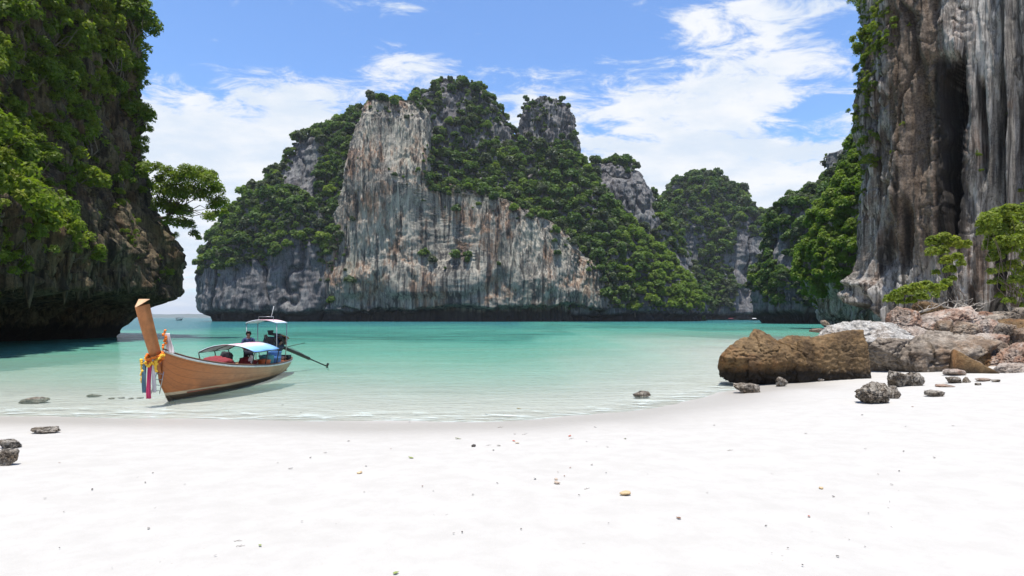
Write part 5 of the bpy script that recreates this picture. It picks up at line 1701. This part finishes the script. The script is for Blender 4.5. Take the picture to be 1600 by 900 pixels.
RD = {'pel': (.13, .10), 'wai': (.12, .09), 'che': (.14, .10), 'nek0': (.09, .07), 'nek': .05, 'hed0': (.075, .085), 'hed1': (.07, .085), 'ls': .06, 'le': .042, 'lw': .03, 'lh': (.036, .018),
      'rs': .06, 're': .042, 'rw': .03, 'rh': (.036, .018), 'lhip': .085, 'lk': .058, 'la': .04, 'lt': (.04, .025), 'rhip': .085, 'rk': .058, 'ra': .04, 'rt': (.04, .025)}
for s_, sg in (('l', 1), ('r', -1)):
    hx, hy, hz = J[s_ + 'h']
    for k in range(5):
        o_ = (k - 2) * .017
        if k == 0: a1, a2 = (hx + sg * .045, hy - .01, hz + .0), (hx + sg * .055, hy + .03, hz - .015)      # thumb on the inner side
        else: a1, a2 = (hx + o_ * -sg, hy + .045, hz - .005), (hx + o_ * -sg, hy + .07 + .008 * (2 - abs(k - 2)), hz - .035)
        J[f'{s_}f{k}a'], J[f'{s_}f{k}b'] = a1, a2
        RD[f'{s_}f{k}a'], RD[f'{s_}f{k}b'] = .009, .007
        E += [(s_ + 'h', f'{s_}f{k}a'), (f'{s_}f{k}a', f'{s_}f{k}b')]
nm = list(J)
skin_obj('body', [J[k] for k in nm], [(nm.index(a), nm.index(b_)) for a, b_ in E], [RD[k] for k in nm], skinm, man)
sv = ['wai', 'che', 'nek0', 'ls', 'le', 'rs', 're', 'pel']
skin_obj('shirt', [J[k] for k in sv], [(sv.index(a), sv.index(b_)) for a, b_ in E if a in sv and b_ in sv], [tuple(q * 1.18 for q in (RD[k] if isinstance(RD[k], tuple) else (RD[k],) * 2)) for k in sv], shirt, man, root_i=0)
tv = ['pel', 'lhip', 'lk', 'la', 'rhip', 'rk', 'ra']
skin_obj('trousers', [J[k] for k in tv], [(tv.index(a), tv.index(b_)) for a, b_ in E if a in tv and b_ in tv], [tuple(q * 1.25 for q in (RD[k] if isinstance(RD[k], tuple) else (RD[k],) * 2)) for k in tv], trous, man)
V0, f0 = ICO[3]
hv = V0 * np.array([.092, .108, .105]) + np.array([0, .075, 1.605])
keep = (hv[:, 1] < .13) | (hv[:, 2] > 1.655)
fk = f0[keep[f0].all(1)]
ho = solid('hair', hv, fk, hairm, .016, man)
bm = bmesh.new(); cyl_bm(bm, (0, .178, 1.575), .014, .05, (R(-20), 0, 0), 8, .006); bm_obj('nose', bm, skinm, man, smooth=True)
for sx in (-1, 1):
    bm = bmesh.new(); bmesh.ops.create_uvsphere(bm, u_segments=8, v_segments=6, radius=.012); bm_obj('eye', bm, M['black'], man, (sx * .032, .165, 1.60))
    bm = bmesh.new(); bmesh.ops.create_uvsphere(bm, u_segments=8, v_segments=6, radius=.025); e_ = bm_obj('ear', bm, skinm, man, (sx * .085, .08, 1.58)); e_.scale = (.4, .8, 1.2)
bm = bmesh.new(); box_bm(bm, (0, .162, 1.525), (.045, .012, .008)); bm_obj('mouth', bm, plain('lips', (.2, .06, .05), .6), man)

# ------------------------------------------------------------------ far boats
def far_boat(px, py, rz, hull_mat, top_mat, label, sc=1.0, wake=False):
    Y = CAMH * F / (py - HY)
    X = (px - 800) / F * Y
    o = empty('longtail_boat', (X, Y, 0), rz)
    tag(o, label, 'boat')
    o.scale = (sc,) * 3
    V, f, nc = hull_mesh(30, 6)
    V = V - np.array([0, 4.3, 0])
    solid('hull', V, f, hull_mat, .05, o)
    pipe('prow', [[(0, -4.3, 1.1, .16), (0, -5.0, 1.9, .16), (0, -5.5, 2.9, .2)]], hull_mat, o, 4)
    Va, fa = arch_sheet(-1.1, 1.1, -1.6, 3.0, 1.9, 2.3); solid('awning', Va, fa, top_mat, .04, o)
    for sg in (-1, 1):
        for yy_ in (-1.5, 2.9): pipe('awning_post', [[(sg, yy_, 1.95, .035), (sg * .8, yy_, .5, .035)]], M['dark_steel'], o, 4)
    bm = bmesh.new(); box_bm(bm, (0, 3.5, 1.4), (.6, .9, .7)); bm_obj('engine', bm, M['black'], o, bevel=.05)
    pipe('propeller_shaft', [[(0, 3.6, 1.3, .07), (.6, 6.6, .1, .05)]], M['dark_steel'], o, 5)
    for k in range(4):
        V_, f_ = rock_np((.5, .45, 1.0), 140 + k, 2, 3, .1)
    return o


dk = plain('dark_painted_hull', (0.03, 0.035, 0.045), .6)
far_boat(280, 500.6, R(60), dk, M['black'], 'tiny dark longtail boat far out on the open sea beside the shaded cliff', .95)
far_boat(1143, 500.7, R(70), dk, plain('maroon_canvas', (.16, .03, .05), .8), 'tiny boat with maroon awning near the foot of the far canyon hill', .80)
far_boat(1178, 500.7, R(-110), dk, M['white'], 'tiny dark boat with white awning near the right side of the canyon mouth', .80)

# ------------------------------------------------------------------ flotsam on the sand
LM = [plain('yellow_leaf', (.50, .33, .09), .7, scale=40), plain('brown_leaf', (.17, .09, .05), .8, scale=40), plain('green_leaf', (.20, .24, .06), .7, scale=40),
      plain('dark_leaf', (.055, .045, .038), .85, scale=40), plain('red_leaf', (.36, .09, .05), .75, scale=40), plain('grey_leaf', (.25, .23, .20), .85, scale=40)]
SH = plain('shell', (.46, .33, .18), .5, scale=60)
CO = plain('coral_piece', (.50, .40, .31), .9, scale=60, bump=.5)
TW = plain('twig', (.11, .08, .06), .9, scale=30)


def leaf_mesh(seed):
    rs_ = np.random.default_rng(seed)
    n, m = 9, 5
    V = []
    curl = rs_.uniform(.1, .5)
    for i in range(n):
        f_ = i / (n - 1)
        wdt = .30 * math.sin(math.pi * min(1, f_ * 1.02 + .02)) ** .8 * (1.1 - .5 * f_)
        for j in range(m):
            u = j / (m - 1) * 2 - 1
            V.append((f_ - .5, u * wdt, curl * (.35 * (f_ - .5) ** 2 + .5 * u * u * wdt) + .02 * rs_.normal()))
    V = np.array(V)
    V = np.vstack([V, V - [0, 0, .03]])
    f = grid_faces(n, m)
    return V, np.concatenate([f, f[:, ::-1] + n * m])


LEAF = [leaf_mesh(400 + k) for k in range(5)]
_lm = {}


def flot(kind, px, py, size, label, k=0, cat=None, group=None):
    g = ground_at(px, py)
    s_ = size / F * g[1]
    rz = random.uniform(0, 6.28)
    if kind == 'leaf':
        key = (k, random.randrange(5))
        if key not in _lm: _lm[key] = mesh_np('fallen_leaf', *LEAF[key[1]], LM[k])
        o = link('fallen_leaf', _lm[key], None, (g[0], g[1], g[2] + .012)); o.scale = (s_,) * 3
        o.rotation_euler = (random.uniform(-.25, .25), random.uniform(-.25, .25), rz); cat = 'leaf'
    elif kind == 'twig':
        rn = random.Random(int(px * 7 + py))
        V, f = tubes([bend((-.5, 0, .02), (.5, 0, .05), .030, .018, 6, .07, rn), bend((-.1, 0, .03), (.15, .22, .12), .02, .01, 4, .08, rn)], 5)
        o = link('twig', mesh_np('twig', V, f, TW), None, (g[0], g[1], g[2] + .004)); o.scale = (s_,) * 3; o.rotation_euler = (0, 0, rz if group else rz * .1); cat = 'twig'
    else:
        key = (kind, random.randrange(6))
        if key not in _lm:
            V, f = rock_np((1, .75, .42), 500 + key[1], 3, 9, .22)
            _lm[key] = mesh_np(kind, V, f, {'shell': SH, 'coral': CO, 'pebble': LM[3]}[kind])
        nm_ = {'shell': 'shell', 'coral': 'coral_piece', 'pebble': 'pebble'}[kind]
        o = link(nm_, _lm[key], None, (g[0], g[1], g[2] + s_ * .2)); o.scale = (s_,) * 3; o.rotation_euler = (0, 0, rz); cat = nm_.replace('_', ' ')
    tag(o, label, cat, group)


for kind, px, py, size, k, label in [
        ('leaf', 716, 686, 10, 2, 'olive leaf on the damp sand straight in front of the middle of the bay'), ('pebble', 740, 698, 9, 3, 'dark crumpled pebble just right below the olive leaf on damp sand'),
        ('leaf', 808, 693, 9, 0, 'bright yellow leaf lying by an orange one on the damp sand'), ('leaf', 803, 690, 6, 4, 'small orange leaf touching the bright yellow leaf'),
        ('leaf', 779, 697, 7, 5, 'grey leaf between the dark pebble and the bright yellow leaf'), ('twig', 764, 696, 8, 0, 'short straight twig left of the grey leaf on damp sand'),
        ('leaf', 771, 704, 6, 3, 'small dark leaf just below the grey leaf'), ('twig', 820, 679, 9, 0, 'curved twig above the bright yellow leaf'), ('twig', 782, 668, 9, 0, 'forked twig at the wet edge of the sand'),
        ('leaf', 811, 639, 9, 0, 'yellow leaf afloat in the shallows off the middle beach'), ('leaf', 642, 716, 10, 2, 'pale olive leaf alone left of the beach centre'),
        ('shell', 562, 740, 9, 0, 'brown shell lying alone on the dry sand left of centre'), ('leaf', 454, 733, 7, 3, 'dark leaf on the sand below the stern of the boat'),
        ('coral', 870, 756, 11, 0, 'larger upright coral lump at the centre of the dry sand'), ('coral', 869, 750, 7, 0, 'smaller coral lump on top of the upright coral lump'),
        ('leaf', 836, 749, 8, 3, 'dark curled leaf left of the coral lumps'), ('leaf', 890, 682, 8, 4, 'orange leaf lying over a dark twig near the waterline'), ('twig', 893, 686, 10, 0, 'dark twig under the orange leaf near the waterline'),
        ('shell', 977, 774, 17, 0, 'large pale tan shell fragment right of the sand centre'), ('leaf', 1060, 811, 10, 1, 'curled brown leaf below right of the tan shell fragment'),
        ('leaf', 977, 686, 7, 2, 'green leaf on the dry sand right of the bay centre'), ('shell', 1283, 764, 8, 0, 'reddish shell on the sand far below the huge brown block'), ('leaf', 1264, 808, 8, 4, 'curled red leaf below the reddish shell'),
        ('twig', 372, 846, 12, 0, 'upper stick of the pair at the lower left of the sand'), ('twig', 376, 854, 13, 0, 'lower bent stick of the pair at the lower left of the sand'), ('leaf', 406, 854, 8, 2, 'olive leaf right of the pair of sticks'),
        ('leaf', 619, 897, 11, 2, 'pale green leaf at the very bottom edge of the sand'), ('leaf', 232, 827, 7, 5, 'grey leaf on the dry sand at the lower left'), ('leaf', 1309, 871, 7, 3, 'dark leaf at the lower right of the sand'),
        ('twig', 1141, 704, 10, 0, 'thin bleached twig on the bright sand right of the bay centre'), ('twig', 917, 764, 11, 0, 'pale bent twig left of the tan shell fragment')]:
    flot(kind, px, py, size, label, k)

for px, py in [(804, 679), (434, 724), (572, 729), (660, 761), (739, 774), (891, 732), (872, 739), (882, 745), (678, 805), (698, 805), (472, 816), (525, 819), (814, 828), (709, 835), (722, 833), (611, 702), (508, 708),
               (485, 716), (677, 768), (777, 756), (569, 770), (144, 766), (100, 801), (93, 858), (243, 794), (227, 755), (215, 746), (239, 740), (336, 870), (250, 879), (175, 889), (289, 758), (93, 724), (70, 780),
               (917, 691), (932, 698), (949, 699), (925, 727), (947, 740), (1012, 742), (905, 775), (951, 819), (912, 850), (1105, 771), (1206, 741), (1302, 777), (1197, 823), (1268, 832), (1231, 858), (1206, 866),
               (1222, 869), (1254, 885), (1327, 845), (1352, 856), (1393, 824), (1357, 803), (1390, 785), (1404, 767), (1393, 758), (1405, 737), (1372, 742), (1460, 716), (1412, 706), (1352, 702), (1426, 636),
               (1347, 649), (1415, 667), (1116, 665), (1259, 678), (1489, 666), (1388, 794), (545, 690), (700, 655), (640, 660), (600, 655), (470, 645), (760, 648), (850, 655), (930, 668), (520, 640), (442, 633)]:
    k = random.choice([3, 3, 1, 5, 3])
    flot(random.choice(['leaf', 'leaf', 'leaf', 'leaf', 'twig']), px, py, random.uniform(3, 5.5), 'tiny dark scrap of flotsam scattered on the pale beach', k, None, 'tiny flotsam scattered over the beach')


# ------------------------------------------------------------------ air
hm = bpy.data.materials.new('haze'); hm.use_nodes = True
t = NT(hm.node_tree)
vol = t.n('ShaderNodeVolumePrincipled', {'Color': (0.90, 0.95, 1.0, 1), 'Density': 0.00008, 'Anisotropy': 0.3})
t.n('ShaderNodeOutputMaterial', {1: vol.outputs[0]})
bm = bmesh.new(); box_bm(bm, (0, 7000, 105), (25000, 15000, 280))
tag(bm_obj('haze', bm, hm), 'thin bluish sea air', kind='stuff')
